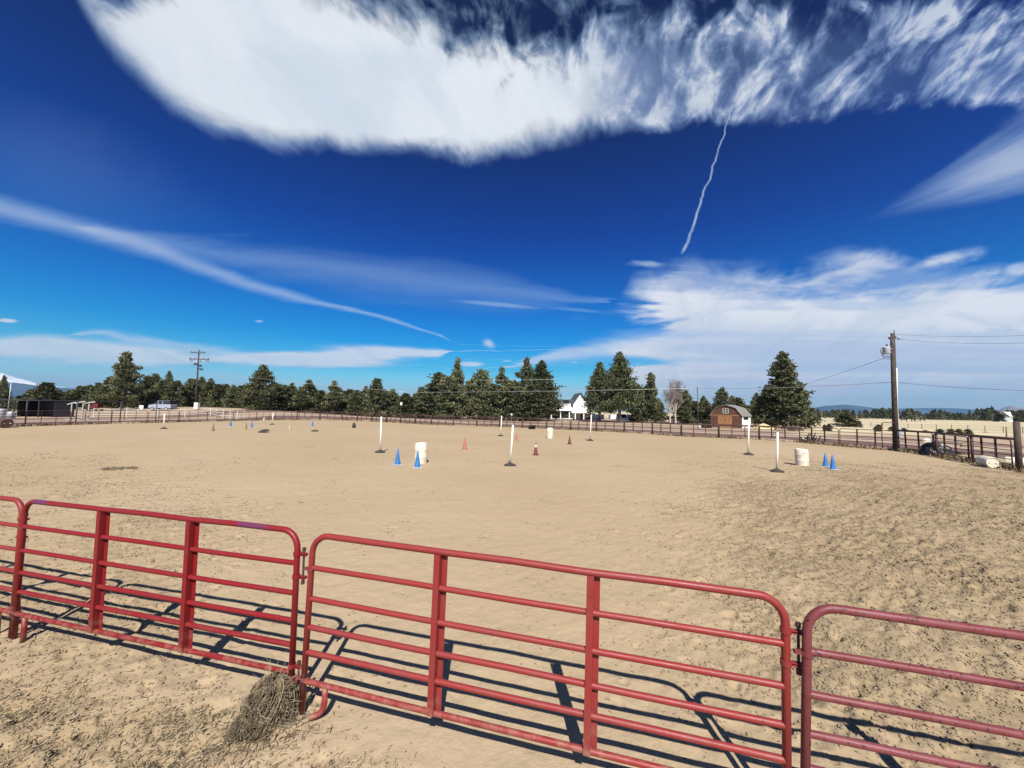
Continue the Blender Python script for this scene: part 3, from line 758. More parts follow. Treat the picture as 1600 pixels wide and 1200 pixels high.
# base without a shaft, twice
for px, py, lab in ((492, 674, 'round pole base with no pole beside the third far blue cone'), (412, 676, 'tipped pole base lying below the far blue cones')):
    p = ground(px, py); o = MB().lathe([(.36, 0), (.36, .05), (.25, .11), (.12, .15), (.02, .16)], 20).build('pole_base', M['rubber'], None, True, p)
    tag(o, lab, 'pole base')
    if px == 412: o.rotation_euler = (R(14), R(-12), 0); o.scale = (1.5, 1, 1.6); o.location.z += .06
p = ground(412, 660); o = MB().tube([(0, 0, -.02), (.02, 0, .75)], .05, 8).build('short_stake', M['pole'], None, True, p); tag(o, 'short pale stake near the far blue cones', 'stake')

def barrel(loc, rot, h, r, lab, name='barrel', writing=False, shell='cream'):
    t = empty(name, loc, 0, lab, 'barrel', 'cream plastic barrels'); t.rotation_euler = rot
    prof = [(r*.90, 0), (r*.97, .015), (r*.985, .05), (r, h*.30), (r*1.012, h*.315), (r*1.012, h*.335), (r, h*.35), (r, h*.64), (r*1.012, h*.655), (r*1.012, h*.675), (r, h*.69), (r*.985, h - .07), (r*.93, h - .02), (r*.90, h), (r*.86, h), (r*.85, h - .03), (.02, h - .03)]
    o = MB().lathe(prof, 32).build('shell', M[shell], t); smooth_by_angle(o)
    MB().lathe([(.05, h - .03), (.05, h - .005), (.04, h)], 12, r*.45, 0).build('bung', M['white'], t); MB().lathe([(.03, h - .03), (.03, h - .005), (.02, h)], 12, -r*.45, 0).build('bung', M['white'], t)
    if writing:                                              # worn printed label strips and the small bung mark near the foot
        def patch(a0, a1, z0, z1, mt, nm):
            rows = [[(r*1.006*math.sin(a), -r*1.006*math.cos(a), z) for a in np.linspace(a0, a1, 9)] for z in (z0, z1)]
            MB().quadstrip(rows, close=False).build(nm, mt, t)
        patch(-.62, -.30, h*.745, h*.80, M['printgrey'], 'printed_label'); patch(-.28, .62, h*.75, h*.785, M['printpale'], 'printed_label'); patch(-.62, .35, h*.705, h*.715, M['printpale'], 'printed_label')
        patch(.72, .80, h*.18, h*.215, M['printgrey'], 'plug')
    return t
M['printgrey'] = mat('worn_grey_print', (.22, .20, .19), .7); M['printpale'] = mat('faded_print', (.55, .47, .38), .7)
p = ground(657, 724); barrel(p, (0, 0, .3), at(657, 692, p.y).z, .305, 'upright cream barrel behind a blue cone, left half of the arena', writing=False)
p = ground(859, 685); barrel(p, (0, 0, .8), at(859, 668.5, p.y).z, .30, 'upright cream barrel far off near the fence, below the white house')
p = ground(1253.5, 727.5); barrel(p, (0, R(-1.5), .12), at(1254, 701.5, p.y).z, .30, 'upright cream barrel with worn grey print, next to the blue cone pair', writing=True)
# two barrels lying by the right fence
p = ground(1549, 730); barrel(p + Vector((.12, .45, .31)), (R(92), 0, R(-27)), .88, .30, 'cream barrel lying on its side, end facing the arena')
p = ground(1572, 731); barrel(p + Vector((.35, .30, .30)), (R(90), 0, R(38)), .80, .29, 'cream ribbed barrel lying behind the other one at the right fence')
# two small feed tubs by the far fence, and other small things
for px, s in ((828, .9), (833, 1.25)):
    p = ground(px, 670.5); t = empty('feed_tub', p, 0, 'smaller black tub at the far fence foot' if s < 1 else 'taller black tub at the far fence foot', 'tub', 'black tubs at the far fence')
    MB().lathe([(.22*s, 0), (.27*s, .42*s), (.285*s, .43*s), (.285*s, .45*s), (.25*s, .45*s), (.21*s, .05), (.02, .05)], 14).build('shell', M['rubber'], t, True)
    MB().tube([(.27*s*math.cos(a), 0, .45*s + .18*s*math.sin(a)) for a in np.linspace(0, math.pi, 9)], .018, 6).build('handle', M['black'], t)
p = ground(553, 668.5); o = MB().lathe([(.2, 0), (.24, .2), (.20, .45), (.10, .62), (.02, .66)], 10).build('rubber_boot_cover', M['rubber'], None, True, p); tag(o, 'small black rubber lump standing alone on the far sand', 'rubber lump')
p = ground(799, 664); t = empty('marker_post', p + Vector((0, 1.2, 0)), 0, 'thin post with a round white marker beyond the far fence', 'marker'); hh = at(799, 648, p.y + 1.2).z
MB().tube([(0, 0, 0), (0, 0, hh - .1)], .03, 6).build('stake', M['steel'], t)
MB().lathe([(.02, hh - .2), (.15, hh - .13), (.2, hh), (.15, hh + .13), (.02, hh + .2)], 12).build('marker_ball', M['white'], t, True)

# crumpled black tarp heap on the right fence
p = ground(1465, 713)
mb = MB(); rings = []
N = 46
for j in range(16):
    f = j/15; ring = []
    for k in range(N):
        a = 2*math.pi*k/N; rad = (1 - f**2.2)**.5*(1 + .16*math.sin(3*a + 1) + .10*math.sin(7*a + 2*f*5) + .07*math.sin(13*a - 9*f)); zz_ = f*.92*(1 + .14*math.sin(4*a + 3) + .06*math.sin(11*a))
        ring.append((1.0*rad*math.cos(a), .5*rad*math.sin(a), max(zz_ - .04*math.sin(9*a + 6*f), -.02)))
    rings.append(ring)
mb.quadstrip(rings); o = mb.build('tarp', M['tarp'], None, True, p + Vector((.55, .62, -.02))); o.rotation_euler = (0, 0, R(-35)); o.scale = (.82, .9, .95); tag(o, 'crumpled black tarp heaped against the right fence', 'tarp')
# thick wooden post at the right edge
p = ground(1597, 737.5); o = MB().tube([(0, 0, -.2), (.01, 0, at(1597, 659, p.y).z)], [.13, .12], 14).build('wooden_post', M['postwood'], None, True, p + Vector((0, .1, 0))); tag(o, 'thick brown wooden post at the right edge of the photo', 'post')
# dark jumble by the fence
p = ground(1268, 692); t = empty('scrap_heap', p, 0, 'dark jumble of scrap wood and pale slats by the fence right of the lone juniper', 'scrap heap')
rg = random.Random(5)
for k in range(16):
    a = Vector((rg.uniform(-.7, .7), rg.uniform(-.3, .3), rg.uniform(0, .25))); e = a + Vector((rg.uniform(-.5, .5), rg.uniform(-.2, .2), rg.uniform(.2, .8)))
    MB().tube([a, e], .045, 5).build('branch', M['pole'] if k in (3, 9, 12) else M['rubber'], t)

# ------------------------------------------------------------------ tumbleweed at the joint and dry brush
def twig_ball(n, rx, ry, rz_, seed, rad=.0022, ln=(.10, .26), n3=3):
    rg = random.Random(seed); m = MB()
    for k in range(n):
        u = rg.uniform(-.12, 1); a = rg.uniform(0, 2*math.pi); q = rg.random()**.34; c = math.sqrt(max(0, 1 - u*u))
        p = Vector((rx*q*c*math.cos(a), ry*q*c*math.sin(a), max(.004, rz_*q*u)))
        d = Vector((p.x/rx*.55 + rg.gauss(0, .9), p.y/ry*.55 + rg.gauss(0, .9), p.z/rz_*.5 + rg.gauss(.1, .8))).normalized()
        w = Vector((rg.gauss(0, 1), rg.gauss(0, 1), rg.gauss(0, 1)))*.45; L = rg.uniform(*ln); pts = [p]
        for s in range(3):
            d = (d + w*.75 + Vector((rg.gauss(0, .25), rg.gauss(0, .25), rg.gauss(0, .25)))).normalized(); nx = pts[-1] + d*L/3
            if nx.z < .003: nx.z = .003
            pts.append(nx)
        r0 = rad*rg.uniform(.6, 1.9); m.tube(pts, [r0, r0*.9, r0*.7, r0*.3], n3, False)
    for k in range(n//45):                                   # long bowed stems over the outside
        a = rg.uniform(0, 6.28); b_ = a + rg.uniform(.8, 2.2); q = rg.uniform(.9, 1.06)
        m.tube([(rx*q*math.cos(a + (b_ - a)*t)*math.sin(.25 + 1.25*abs(1 - t*1.3)), ry*q*math.sin(a + (b_ - a)*t)*math.sin(.25 + 1.25*abs(1 - t*1.3)), max(.004, rz_*q*math.cos(.1 + 1.4*abs(1 - t*1.3)))) for t in np.linspace(0, 1, 9)], rad*1.5, 4, False)
    return m
p = ground(424, 1118)
t = empty('tumbleweed', (p.x, p.y, float(surf_z(p.x, p.y)[0]) - .01), 0, 'dry tumbleweed caught at the joint of two red panels', 'tumbleweed')
o = twig_ball(4200, .215, .20, .31, 3, .0024, (.025, .085)).build('twigs', M['tumble'], t); o['kind'] = 'stuff'
o = twig_ball(120, .225, .21, .33, 6, .0013, (.12, .30)).build('stems', M['tumblestem'], t); o['kind'] = 'stuff'
p = ground(392, 1142)
o2 = twig_ball(1300, .16, .12, .14, 4, .0020, (.025, .09)).build('dead_brush', M['tumble'], None, False, (p.x, p.y, float(surf_z(p.x, p.y)[0]) - .01)); tag(o2, 'low dead brush spilling left in front of the tumbleweed', 'brush')
# scattered straw, clods and dung crumbs
rng = np.random.default_rng(12)
def scatter(n, region, weight):
    out = []
    while len(out) < n:
        X, Y = region(4*n); D, O = rough(X, Y); keep = rng.random(len(X)) < weight(D, O, X, Y)
        out += list(zip(X[keep], Y[keep]))
    P = np.array(out[:n]); return P[:, 0], P[:, 1]
def polar(r0, r1, a0=-56, a1=56):
    def f(k):
        a = np.radians(rng.uniform(a0, a1, k)); r = r0*(r1/r0)**rng.random(k); return r*np.sin(a), r*np.cos(a)
    return f
def clustered(n, region, weight, lo=4, hi=26, sig=(.05, .22)):
    xs, ys = [], []; tot = 0
    while tot < n:
        X, Y = region(4000); D, O = rough(X, Y); keep = rng.random(len(X)) < weight(D, O, X, Y)
        for x, y in zip(X[keep], Y[keep]):
            k = int(rng.integers(lo, hi)); sg = rng.uniform(*sig)*(1 + .05*math.hypot(x, y)); an = rng.uniform(-1.1, -.3); e1 = rng.normal(0, sg*1.7, k); e2 = rng.normal(0, sg*.7, k)
            xs.append(x + e1*math.cos(an) - e2*math.sin(an)); ys.append(y + e1*math.sin(an) + e2*math.cos(an)); tot += k
            if tot >= n: break
    return np.concatenate(xs), np.concatenate(ys)
OCT_V = np.array([(1, 0, 0), (0, 1, 0), (-1, 0, 0), (0, -1, 0), (0, 0, 1), (0, 0, -.6)], float); OCT_F = np.array([(0, 1, 4), (1, 2, 4), (2, 3, 4), (3, 0, 4), (1, 0, 5), (2, 1, 5), (3, 2, 5), (0, 3, 5)])
def tri_object(name, V, F, mt, label, smooth=False, kind='stuff', parent=None):
    me = bpy.data.meshes.new(name); k = F.shape[1]
    me.vertices.add(len(V)); me.vertices.foreach_set('co', V.astype(np.float32).ravel()); me.loops.add(F.size); me.loops.foreach_set('vertex_index', F.astype(np.int32).ravel())
    me.polygons.add(len(F)); me.polygons.foreach_set('loop_start', (np.arange(len(F))*k).astype(np.int32)); me.polygons.foreach_set('loop_total', np.full(len(F), k, np.int32))
    me.update(calc_edges=True); me.materials.append(mt); o = link(name, me, parent); tag(o, label, None, None, kind); return o
def lumps(name, X, Y, size, mt, label):
    Z = surf_z(X, Y); n = len(X); a = rng.uniform(0, 6.28, n)
    v = OCT_V[None] * (1 + rng.uniform(-.35, .35, (n, 6, 1))) * size[:, None, None]*np.array([1.25, .85, .62])
    c, s = np.cos(a)[:, None], np.sin(a)[:, None]
    vx = v[..., 0]*c - v[..., 1]*s; vy = v[..., 0]*s + v[..., 1]*c
    P = np.stack([vx + X[:, None], vy + Y[:, None], v[..., 2] + Z[:, None] + size[:, None]*.15], -1).reshape(-1, 3)
    F = (OCT_F[None] + 6*np.arange(n)[:, None, None]).reshape(-1, 3); return tri_object(name, P, F, mt, label)
X, Y = clustered(34000, polar(2.2, 32), lambda D, O, X, Y: (.010 + D**1.4)*(.25 + .75*sstep(2.5, 7, np.hypot(X, Y))))
lumps('sand_clods', X, Y, rng.uniform(.004, .016, len(X))**1.0*(1 + .05*np.hypot(X, Y)), M['clod'], 'loose sand clods kicked up all over the arena floor')
X, Y = clustered(15000, polar(2.2, 32), lambda D, O, X, Y: (.008 + D**2.0)*(.15 + .85*np.maximum(O, sstep(3.5, 8, np.hypot(X, Y)))), 3, 30, (.03, .16))
lumps('dung_crumbs', X, Y, rng.uniform(.003, .010, len(X))*(1 + .06*np.hypot(X, Y)), M['dung'], 'dark dry dung crumbs strewn on the trampled sand')
# a dark line of dung on the left sand
aX, aY = [], []
for q in range(420):
    u = rng.random(); pp = ground(160 + 50*u + rng.normal(0, 3), 733.5 - 2*u + rng.normal(0, 1.0)); aX.append(pp.x); aY.append(pp.y)
lumps('dung_row', np.array(aX), np.array(aY), rng.uniform(.02, .05, 420), M['dung'], 'dark streak of broken dung on the left sand')
def straws(name, X, Y, L, mt, label, lift=.35, wd=.0022):
    Z = surf_z(X, Y); n = len(X); a = rng.normal(.9, .9, n); e = rng.uniform(-.05, lift, n); w = wd*rng.uniform(.7, 1.6, n)
    d = np.stack([np.cos(a)*np.cos(e), np.sin(a)*np.cos(e), np.sin(e)], 1)*L[:, None]; s = np.stack([-np.sin(a), np.cos(a), np.zeros(n)], 1)*w[:, None]; up = np.zeros((n, 3)); up[:, 2] = w*1.2
    b0 = np.stack([X, Y, Z + .003], 1); mid_ = b0 + d*.5 + rng.normal(0, .008, (n, 3)); tip = b0 + d
    P = np.stack([b0 - s, b0 + s, b0 + up, mid_ - s, mid_ + s, mid_ + up, tip], 1).reshape(-1, 3)
    tri = np.array([(0, 1, 4), (0, 4, 3), (1, 2, 5), (1, 5, 4), (2, 0, 3), (2, 3, 5), (3, 4, 6), (4, 5, 6), (5, 3, 6)])
    F = (tri[None] + 7*np.arange(n)[:, None, None]).reshape(-1, 3); return tri_object(name, P, F, mt, label)
X, Y = scatter(6500, polar(1.9, 7.5, -58, 20), lambda D, O, X, Y: O*(.012 + D**1.4))
straws('straw_litter', X, Y, rng.uniform(.015, .075, len(X)), M['straw'], 'dry straw and grass litter on the sand in front of the panels')
X, Y = scatter(2600, polar(1.9, 7.5, -58, 20), lambda D, O, X, Y: O*(.004 + D**2))
straws('dead_grass', X, Y, rng.uniform(.012, .05, len(X)), M['dung'], 'dark dead grass bits on the sand in front of the panels', .6)
tp0 = ground(400, 1140); k_ = 700; X = tp0.x + rng.normal(0, .26, k_); Y = tp0.y + rng.normal(0, .17, k_)
straws('loose_twigs', X, Y, rng.uniform(.015, .10, k_), M['tumble'], 'broken twigs lying round the tumbleweed')
# weeds along the foot of the far fence
L_ = []
for q in np.linspace(0, seg[-1], 900):
    p = along(q + rng.uniform(-.5, .5)); px = px_of(p)[0]
    if vnoise(np.array([q*.22]), np.array([3.0]), 5)[0] > .38 or rng.random() < .25:
        for _ in range(9): L_.append((p.x + rng.normal(0, .35), p.y + rng.normal(0, .3), rng.uniform(.10, .38)))
L_ = np.array(L_); X, Y, Hh_ = L_[:, 0], L_[:, 1], L_[:, 2]
n_ = len(X); a = rng.uniform(0, 6.28, n_); Z = surf_z(X, Y); w = .045
P = np.stack([np.stack([X - np.cos(a)*w, Y - np.sin(a)*w, Z], 1), np.stack([X + np.cos(a)*w, Y + np.sin(a)*w, Z], 1), np.stack([X + rng.normal(0, .14, n_), Y + rng.normal(0, .14, n_), Z + Hh_], 1)], 1).reshape(-1, 3)
tri_object('fence_weeds', P, np.arange(3*n_).reshape(-1, 3), M['weed'], 'dry brown weeds along the foot of the far fence')
# green weeds at the foot of the right utility pole
pu = ground(1400, 704)
k_ = 1600; u = rng.random(k_); X = pu.x + .3 + u*2.3 + rng.normal(0, .2, k_); Y = pu.y - .1 - u*1.9 + rng.normal(0, .25, k_); a = rng.uniform(0, 6.28, k_); Z = np.zeros(k_)
P = np.stack([np.stack([X - np.cos(a)*.05, Y - np.sin(a)*.05, Z], 1), np.stack([X + np.cos(a)*.05, Y + np.sin(a)*.05, Z], 1), np.stack([X + rng.normal(0, .1, k_), Y + rng.normal(0, .1, k_), Z + rng.uniform(.05, .22, k_)], 1)], 1).reshape(-1, 3)
tri_object('green_weeds', P, np.arange(3*k_).reshape(-1, 3), M['weedgreen'], 'low dark green weeds at the foot of the right utility pole')

# ------------------------------------------------------------------ trees
BR = .30                                                    # crown radius of a unit-high crown
def crown_mesh(kind, seed, n, leaf, mt):
    r = np.random.default_rng(seed)
    if kind == 'juniper': prof = lambda h: (1 - h**2.0)**.95*np.minimum(1, .70 + 1.3*h)*(1 + .07*np.sin(h*15 + seed)); nb, lo, sg = 210, .03, .036
    elif kind == 'cone': prof = lambda h: (1 - h**1.75)**.90*np.minimum(1, .74 + 1.6*h)*(1 + .05*np.sin(h*19 + seed)); nb, lo, sg = 300, (.17 if n > 8000 else .03), .030
    elif kind == 'lone': prof = lambda h: (1 - h)**.88*np.minimum(1, .72 + 3*h)*(1 + .10*np.sin(h*16 + seed)); nb, lo, sg = 170, .05, .026
    elif kind == 'round': prof = lambda h: np.sqrt(np.maximum(0, 1 - ((h - .36)/.66)**2))*(1 + .10*np.sin(h*13 + seed)); nb, lo, sg = 170, .04, .042
    else: prof = lambda h: (1 - h)**.60*np.minimum(1, .34 + 1.9*h)*(1 + .22*np.sin(h*17 + seed)); nb, lo, sg = 80, .14, .036
    h = lo + (1 - lo)*r.random(nb)**(.92); az = np.cumsum(np.full(nb, 2.39996)) + r.normal(0, .3, nb)
    lobes = 1 + .16*np.sin(az*2 + seed*1.3 + h*6) + .10*np.sin(az*3 + seed + h*9)
    ln = prof(h)*BR*lobes*r.uniform(.66, 1.12, nb)
    el = np.radians(2 + 55*h + r.normal(0, 8, nb))
    if kind == 'open': el = np.radians(12 + 40*h + r.normal(0, 12, nb))
    wgt = (ln + .02); cnt = np.maximum(6, (n*wgt/wgt.sum()).astype(int))
    P = []; T = []
    for b in range(nb):
        k = cnt[b]; t = r.uniform(.30 if kind != 'open' else .45, 1.0, k)**.7
        d = np.array([math.cos(az[b]), math.sin(az[b]), 0])*math.cos(el[b])*1.0
        up = math.sin(el[b])*.55
        droop = -.10*t**2*(1 - h[b])
        p = np.stack([d[0]*t*ln[b], d[1]*t*ln[b], h[b] + up*t*ln[b] + droop*ln[b]], 1) + r.normal(0, sg*(.55 + .6*(1 - h[b])), (k, 3))*np.array([1, 1, .72])
        P.append(p); T.append(np.clip(r.normal(.45, .16) + r.normal(0, .16, k), 0, 1))
    # leader
    k = n//45; t = r.random(k); P.append(np.stack([r.normal(0, .030, k)*(1.15 - t), r.normal(0, .030, k)*(1.15 - t), .80 + .21*t], 1)); T.append(r.random(k))
    P = np.concatenate(P); T = np.concatenate(T); P[:, 2] = np.clip(P[:, 2], .015, 1.04); m = len(P)
    # each tuft: two crossed narrow blades pointing out and up
    out = P*np.array([1, 1, 0]); out[:, 2] = .055; out /= np.linalg.norm(out, axis=1)[:, None] + 1e-6
    ax = out + r.normal(0, .75, (m, 3)) + np.array([0, 0, .55]); ax /= np.linalg.norm(ax, axis=1)[:, None]
    s1 = np.cross(ax, r.normal(0, 1, (m, 3))); s1 /= np.linalg.norm(s1, axis=1)[:, None]; s2 = np.cross(ax, s1)
    L = leaf*r.uniform(.6, 1.35, m)[:, None]; Wd = L*.34
    vs_ = []
    for s in (s1, s2): vs_ += [P - ax*L*.5, P + s*Wd - ax*L*.05, P + ax*L*.55, P - s*Wd + ax*L*.05]
    Vv = np.stack(vs_, 1).reshape(-1, 3); F = (np.array([(0, 1, 2, 3), (4, 5, 6, 7)])[None] + 8*np.arange(m)[:, None, None]).reshape(-1, 4)
    me = bpy.data.meshes.new('crown'); me.vertices.add(len(Vv)); me.vertices.foreach_set('co', Vv.astype(np.float32).ravel()); me.loops.add(F.size); me.loops.foreach_set('vertex_index', F.astype(np.int32).ravel())
    me.polygons.add(len(F)); me.polygons.foreach_set('loop_start', (np.arange(len(F))*4).astype(np.int32)); me.polygons.foreach_set('loop_total', np.full(len(F), 4, np.int32))
    ca = me.color_attributes.new('tint', 'FLOAT_COLOR', 'POINT'); tt = np.repeat(T, 8); ca.data.foreach_set('color', np.stack([tt, r.random(len(tt)), tt, np.ones(len(tt))], 1).astype(np.float32).ravel())
    me.update(calc_edges=True); me.materials.append(mt); return me
def trunk_mesh(kind, seed):
    r = random.Random(seed); m = MB()
    z = [0, .1, .3, .55, .8, .97]; wob = .012
    pts = [(r.uniform(-wob, wob)*(q > 0), r.uniform(-wob, wob)*(q > 0), q - (.02 if q == 0 else 0)) for q in z]
    m.tube(pts, [.026, .021, .017, .012, .007, .002], 8)
    for k in range(16):
        h = r.uniform(.12, .8); a = r.uniform(0, 6.28); l = BR*(1 - h)**.8*r.uniform(.5, .85); e = .2 + .7*h
        p0 = Vector((0, 0, h)); p1 = p0 + Vector((math.cos(a)*l*.5, math.sin(a)*l*.5, l*.5*math.tan(e)*.5)); p2 = p0 + Vector((math.cos(a)*l, math.sin(a)*l, l*math.tan(e)*.6))
        m.tube([p0, p1, p2], [.008*(1.2 - h), .006*(1.2 - h), .002], 5, False)
    return m.mesh('trunk', M['bark'], True)
CM = {'juniper': [crown_mesh('juniper', s, 5130, .042, M['juniper']) for s in (1, 2, 3, 4)],
      'cone': [crown_mesh('cone', s, 5670, .036, M['pine']) for s in (5, 6)],
      'open': [crown_mesh('open', s, 4050, .040, M['juniper']) for s in (8, 9, 10)],
      'round': [crown_mesh('round', s, 4050, .048, M['juniper']) for s in (12, 13)],
      'lone': [crown_mesh('lone', 33, 11000, .027, M['juniper'])],
      'big': [crown_mesh('juniper', 21, 9500, .029, M['juniper']), crown_mesh('open', 22, 6500, .030, M['juniper'])],
      'bigcone': [crown_mesh('cone', 24, 9000, .026, M['pine']), crown_mesh('cone', 25, 9000, .026, M['pine'])],
      'brush': [crown_mesh('round', 27, 1500, .07, M['olive_leaf'])]}
TM = [trunk_mesh('t', s) for s in (1, 2, 3)]
NAME = {'juniper': 'juniper_tree', 'cone': 'pine_tree', 'open': 'pine_tree', 'round': 'juniper_tree', 'big': 'juniper_tree', 'lone': 'juniper_tree', 'bigcone': 'pine_tree', 'brush': 'bush'}
TL = []; tcount = [0]; WK = {'brush': 1.0, 'lone': 1.12, 'big': 1.08, 'bigcone': 1.30, 'open': 1.22}
def tree(px, top, hw, Y, kind, label=None, var=None, rot=None, name=None, cat='tree', group=None, b0=None):
    p = b0 or base(px, Y); h = at(px, top, Y).z - p.z; w = hw*Y/CF*WK.get(kind, 1.18)
    t = empty(name or NAME[kind], p, rot if rot is not None else random.uniform(0, 6.28), label, cat, group)
    ms = CM[kind]; c = link('crown', ms[(var if var is not None else tcount[0]) % len(ms)], t); c.scale = (w/BR, w/BR, h)
    k = link('trunk', TM[tcount[0] % 3], t); tw = min(w/BR, h*1.1); k.scale = (tw, tw, h); tcount[0] += 1
    if not label: TL.append((px, t))
    return t
GR = 'trees standing behind the far arena fence'
front = [(3, 589, 10, 86, 'cone'), (31, 621, 10, 96, 'round'), (46, 607, 12, 92, 'juniper'), (71, 599, 18, 90, 'juniper'), (88, 611, 12, 95, 'round'), (124, 601, 15, 94, 'juniper'), (137, 604, 13, 98, 'round'), (152, 597, 15, 93, 'juniper'), (168, 592, 17, 90, 'juniper'),
         (216, 601, 15, 92, 'juniper'), (228, 590, 17, 96, 'juniper'), (240, 584, 16, 99, 'open'), (250, 594, 15, 94, 'juniper'), (261, 580, 12, 100, 'cone'), (273, 596, 14, 93, 'round'), (286, 601, 14, 96, 'juniper'), (299, 592, 15, 98, 'juniper'), (313, 589, 14, 102, 'juniper'),
         (327, 593, 13, 97, 'juniper'), (341, 601, 13, 95, 'round'), (352, 599, 14, 99, 'juniper'), (363, 599, 14, 94, 'juniper'), (378, 604, 13, 97, 'round'), (392, 600, 15, 95, 'juniper'), (427, 598, 15, 97, 'juniper'), (440, 601, 17, 93, 'round'), (455, 596, 17, 95, 'juniper'),
         (470, 602, 15, 92, 'juniper'), (481, 592, 17, 98, 'juniper'), (501, 612, 14, 94, 'round'), (521, 597, 17, 92, 'juniper'), (531, 609, 15, 95, 'juniper'), (546, 611, 14, 97, 'juniper'), (556, 612, 15, 92, 'round'), (571, 604, 15, 96, 'juniper'), (587, 596, 17, 90, 'juniper'), (600, 611, 14, 94, 'round'), (613, 610, 15, 96, 'juniper'),
         (634, 615, 13, 93, 'juniper'), (647, 613, 13, 95, 'juniper'), (659, 606, 14, 97, 'round'),
         (684, 584, 26, 96, 'juniper'), (700, 590, 22, 92, 'round'), (733, 598, 17, 97, 'juniper'), (751, 578, 20, 94, 'juniper'), (768, 600, 18, 92, 'round'), (800, 596, 22, 92, 'round'), (830, 600, 24, 91, 'juniper'), (858, 598, 17, 93, 'juniper'), (668, 612, 16, 92, 'round'), (720, 603, 17, 93, 'juniper'),
         (783, 573, 19, 99, 'open'), (822, 560, 21, 100, 'open'), (1017, 581, 17, 97, 'open'), (1005, 606, 18, 99, 'round'), (1086, 626, 18, 104, 'round'), (1104, 625, 16, 104, 'juniper'), (1153, 622, 15, 100, 'round'), (1170, 632, 16, 112, 'round'), (1063, 612, 20, 100, 'round')]
rq = random.Random(4)
for f in front:
    kd = f[4]; u = rq.random()
    if kd == 'juniper': kd = 'round' if u < .28 else ('open' if u < .50 else kd)
    tree(f[0], f[1] + rq.uniform(-2, 3), f[2]*rq.uniform(.85, 1.12), f[3], kd, group=GR)
# second row filling the gaps
rg = random.Random(31)
for px in list(range(112, 660, 17)) + [700, 742, 790, 842, 866, 1030, 1075, 1098, 1140, 1180]:
    tree(px + rg.uniform(-5, 5), rg.uniform(608, 624), rg.uniform(11, 16), rg.uniform(108, 122), rg.choice(['juniper', 'juniper', 'round']), group=GR)
# trees that stand out
tree(192, 552, 27, 84, 'big', 'tall ragged pine with open branches left of the left utility pole', 1, 1.0, 'pine_tree')
tree(408, 571, 27, 88, 'big', 'broad tall juniper standing above the treeline right of the left utility pole', 0, 2.4)
tree(713, 561, 19, 99, 'big', 'tall leaning pine sticking out at the left of the central tree group', 1, 2.2, 'pine_tree')
tree(845, 564, 28, 94, 'bigcone', 'dense dark conical tree next to the white house, on its left', 0, .6)
tree(937, 567, 23, 95, 'bigcone', 'left one of the two tall conical pines right of the white house', 1, 1.6)
tree(969, 551, 29, 94, 'bigcone', 'taller right one of the two conical pines before the low white house wing', 0, 4.0)
tree(1129, 606, 21, 96, 'big', 'dark juniper directly behind the brown barn', 0, 3.1)
tree(1225, 551, 47, 78, 'lone', 'big lone juniper with a ragged outline right of the barn', 0, .9)
tree(1250, 598, 22, 77, 'big', 'lower open juniper leaning out at the right flank of the big lone juniper', 1, 2.0)
tree(1200, 604, 20, 79, 'juniper', 'lower juniper pressed into the left flank of the big lone juniper')
ordinal_labels(TL, 'dark green background tree')
tree(1321, 646, 13, 95, 'round', 'round green juniper bush alone in the dry field, left of the right utility pole', name='juniper_bush', cat='bush')
tree(1341, 658, 5, 92, 'brush', 'brownish small bush beside the round green bush in the field', name='bush', cat='bush')
for px, lab in ((1467.5, 'dark square bush, leftmost of four in the dry field'), (1484, 'dark bush, second from left of four in the dry field'), (1497, 'dark bush, third from left of four in the dry field'), (1511, 'dark bush, rightmost of four in the dry field')):
    tree(px, 670.5, 4.6, 64, 'round', lab, name='bush', cat='bush', group='dark bushes in the dry field')
rg = random.Random(77); BI = []
for px, y0 in ((1372, 664), (1368, 667), (1391, 667), (1411, 669), (1445, 672), (1530, 676), (1545, 676), (1556, 677), (1585, 676), (1592, 678), (1538, 675), (1295, 663), (1288, 664)):
    BI.append((px, tree(px, y0, rg.uniform(3, 6), 70 + rg.uniform(-5, 8), 'brush', 'x', name='bush', cat='bush', group='low dry shrubs in the field')))
ordinal_labels(BI, 'low dry brown shrub in the field')
# bare pale tree
def bare_tree(px, top, Y, seed, label, spread):
    r = random.Random(seed); p = base(px, Y); H = at(px, top, Y).z - p.z; t = empty('bare_tree', p, 0, label, 'tree'); big = MB(); tw = MB()
    def grow(a, d, L, rad, lev):
        m = big if lev < 3 else tw; pts = [a]; dd = d
        for k in range(3):
            dd = (dd + Vector((r.gauss(0, .10), r.gauss(0, .10), .05))).normalized(); pts.append(pts[-1] + dd*L/3)
        m.tube(pts, [rad, rad*.85, rad*.72, rad*.6], 6 if lev < 3 else 3, False)
        if lev >= 6: return
        for k in range((3 if lev < 3 else 4) if lev else 6):
            q = r.uniform(.35, 1) if k else 1.0; i_ = min(2, int(q*3)); s = pts[i_].lerp(pts[i_ + 1], q*3 - i_ if q < 1 else 1)
            ax = Vector((r.gauss(0, 1), r.gauss(0, 1), r.gauss(0, .4))).normalized()
            nd = (dd + ax*r.uniform(.35, .75)*spread + Vector((0, 0, .18))).normalized()
            grow(s, nd, L*r.uniform(.58, .78), max(.011, rad*.52), lev + 1)
    grow(Vector((0, 0, -.1)), Vector((.02, 0, 1)), H*.36, H*.019, 0)
    big.build('trunk', M['palebark'], t, True); o = tw.build('twigs', M['twig'], t); o['kind'] = 'stuff'
    return t
bare_tree(1047, 588, 92, 4, 'bare pale-barked tree with grey twigs right of the tall pines', 1.0)
bare_tree(1056, 596, 93, 9, 'second thinner bare pale tree just right of the larger bare one', .9)
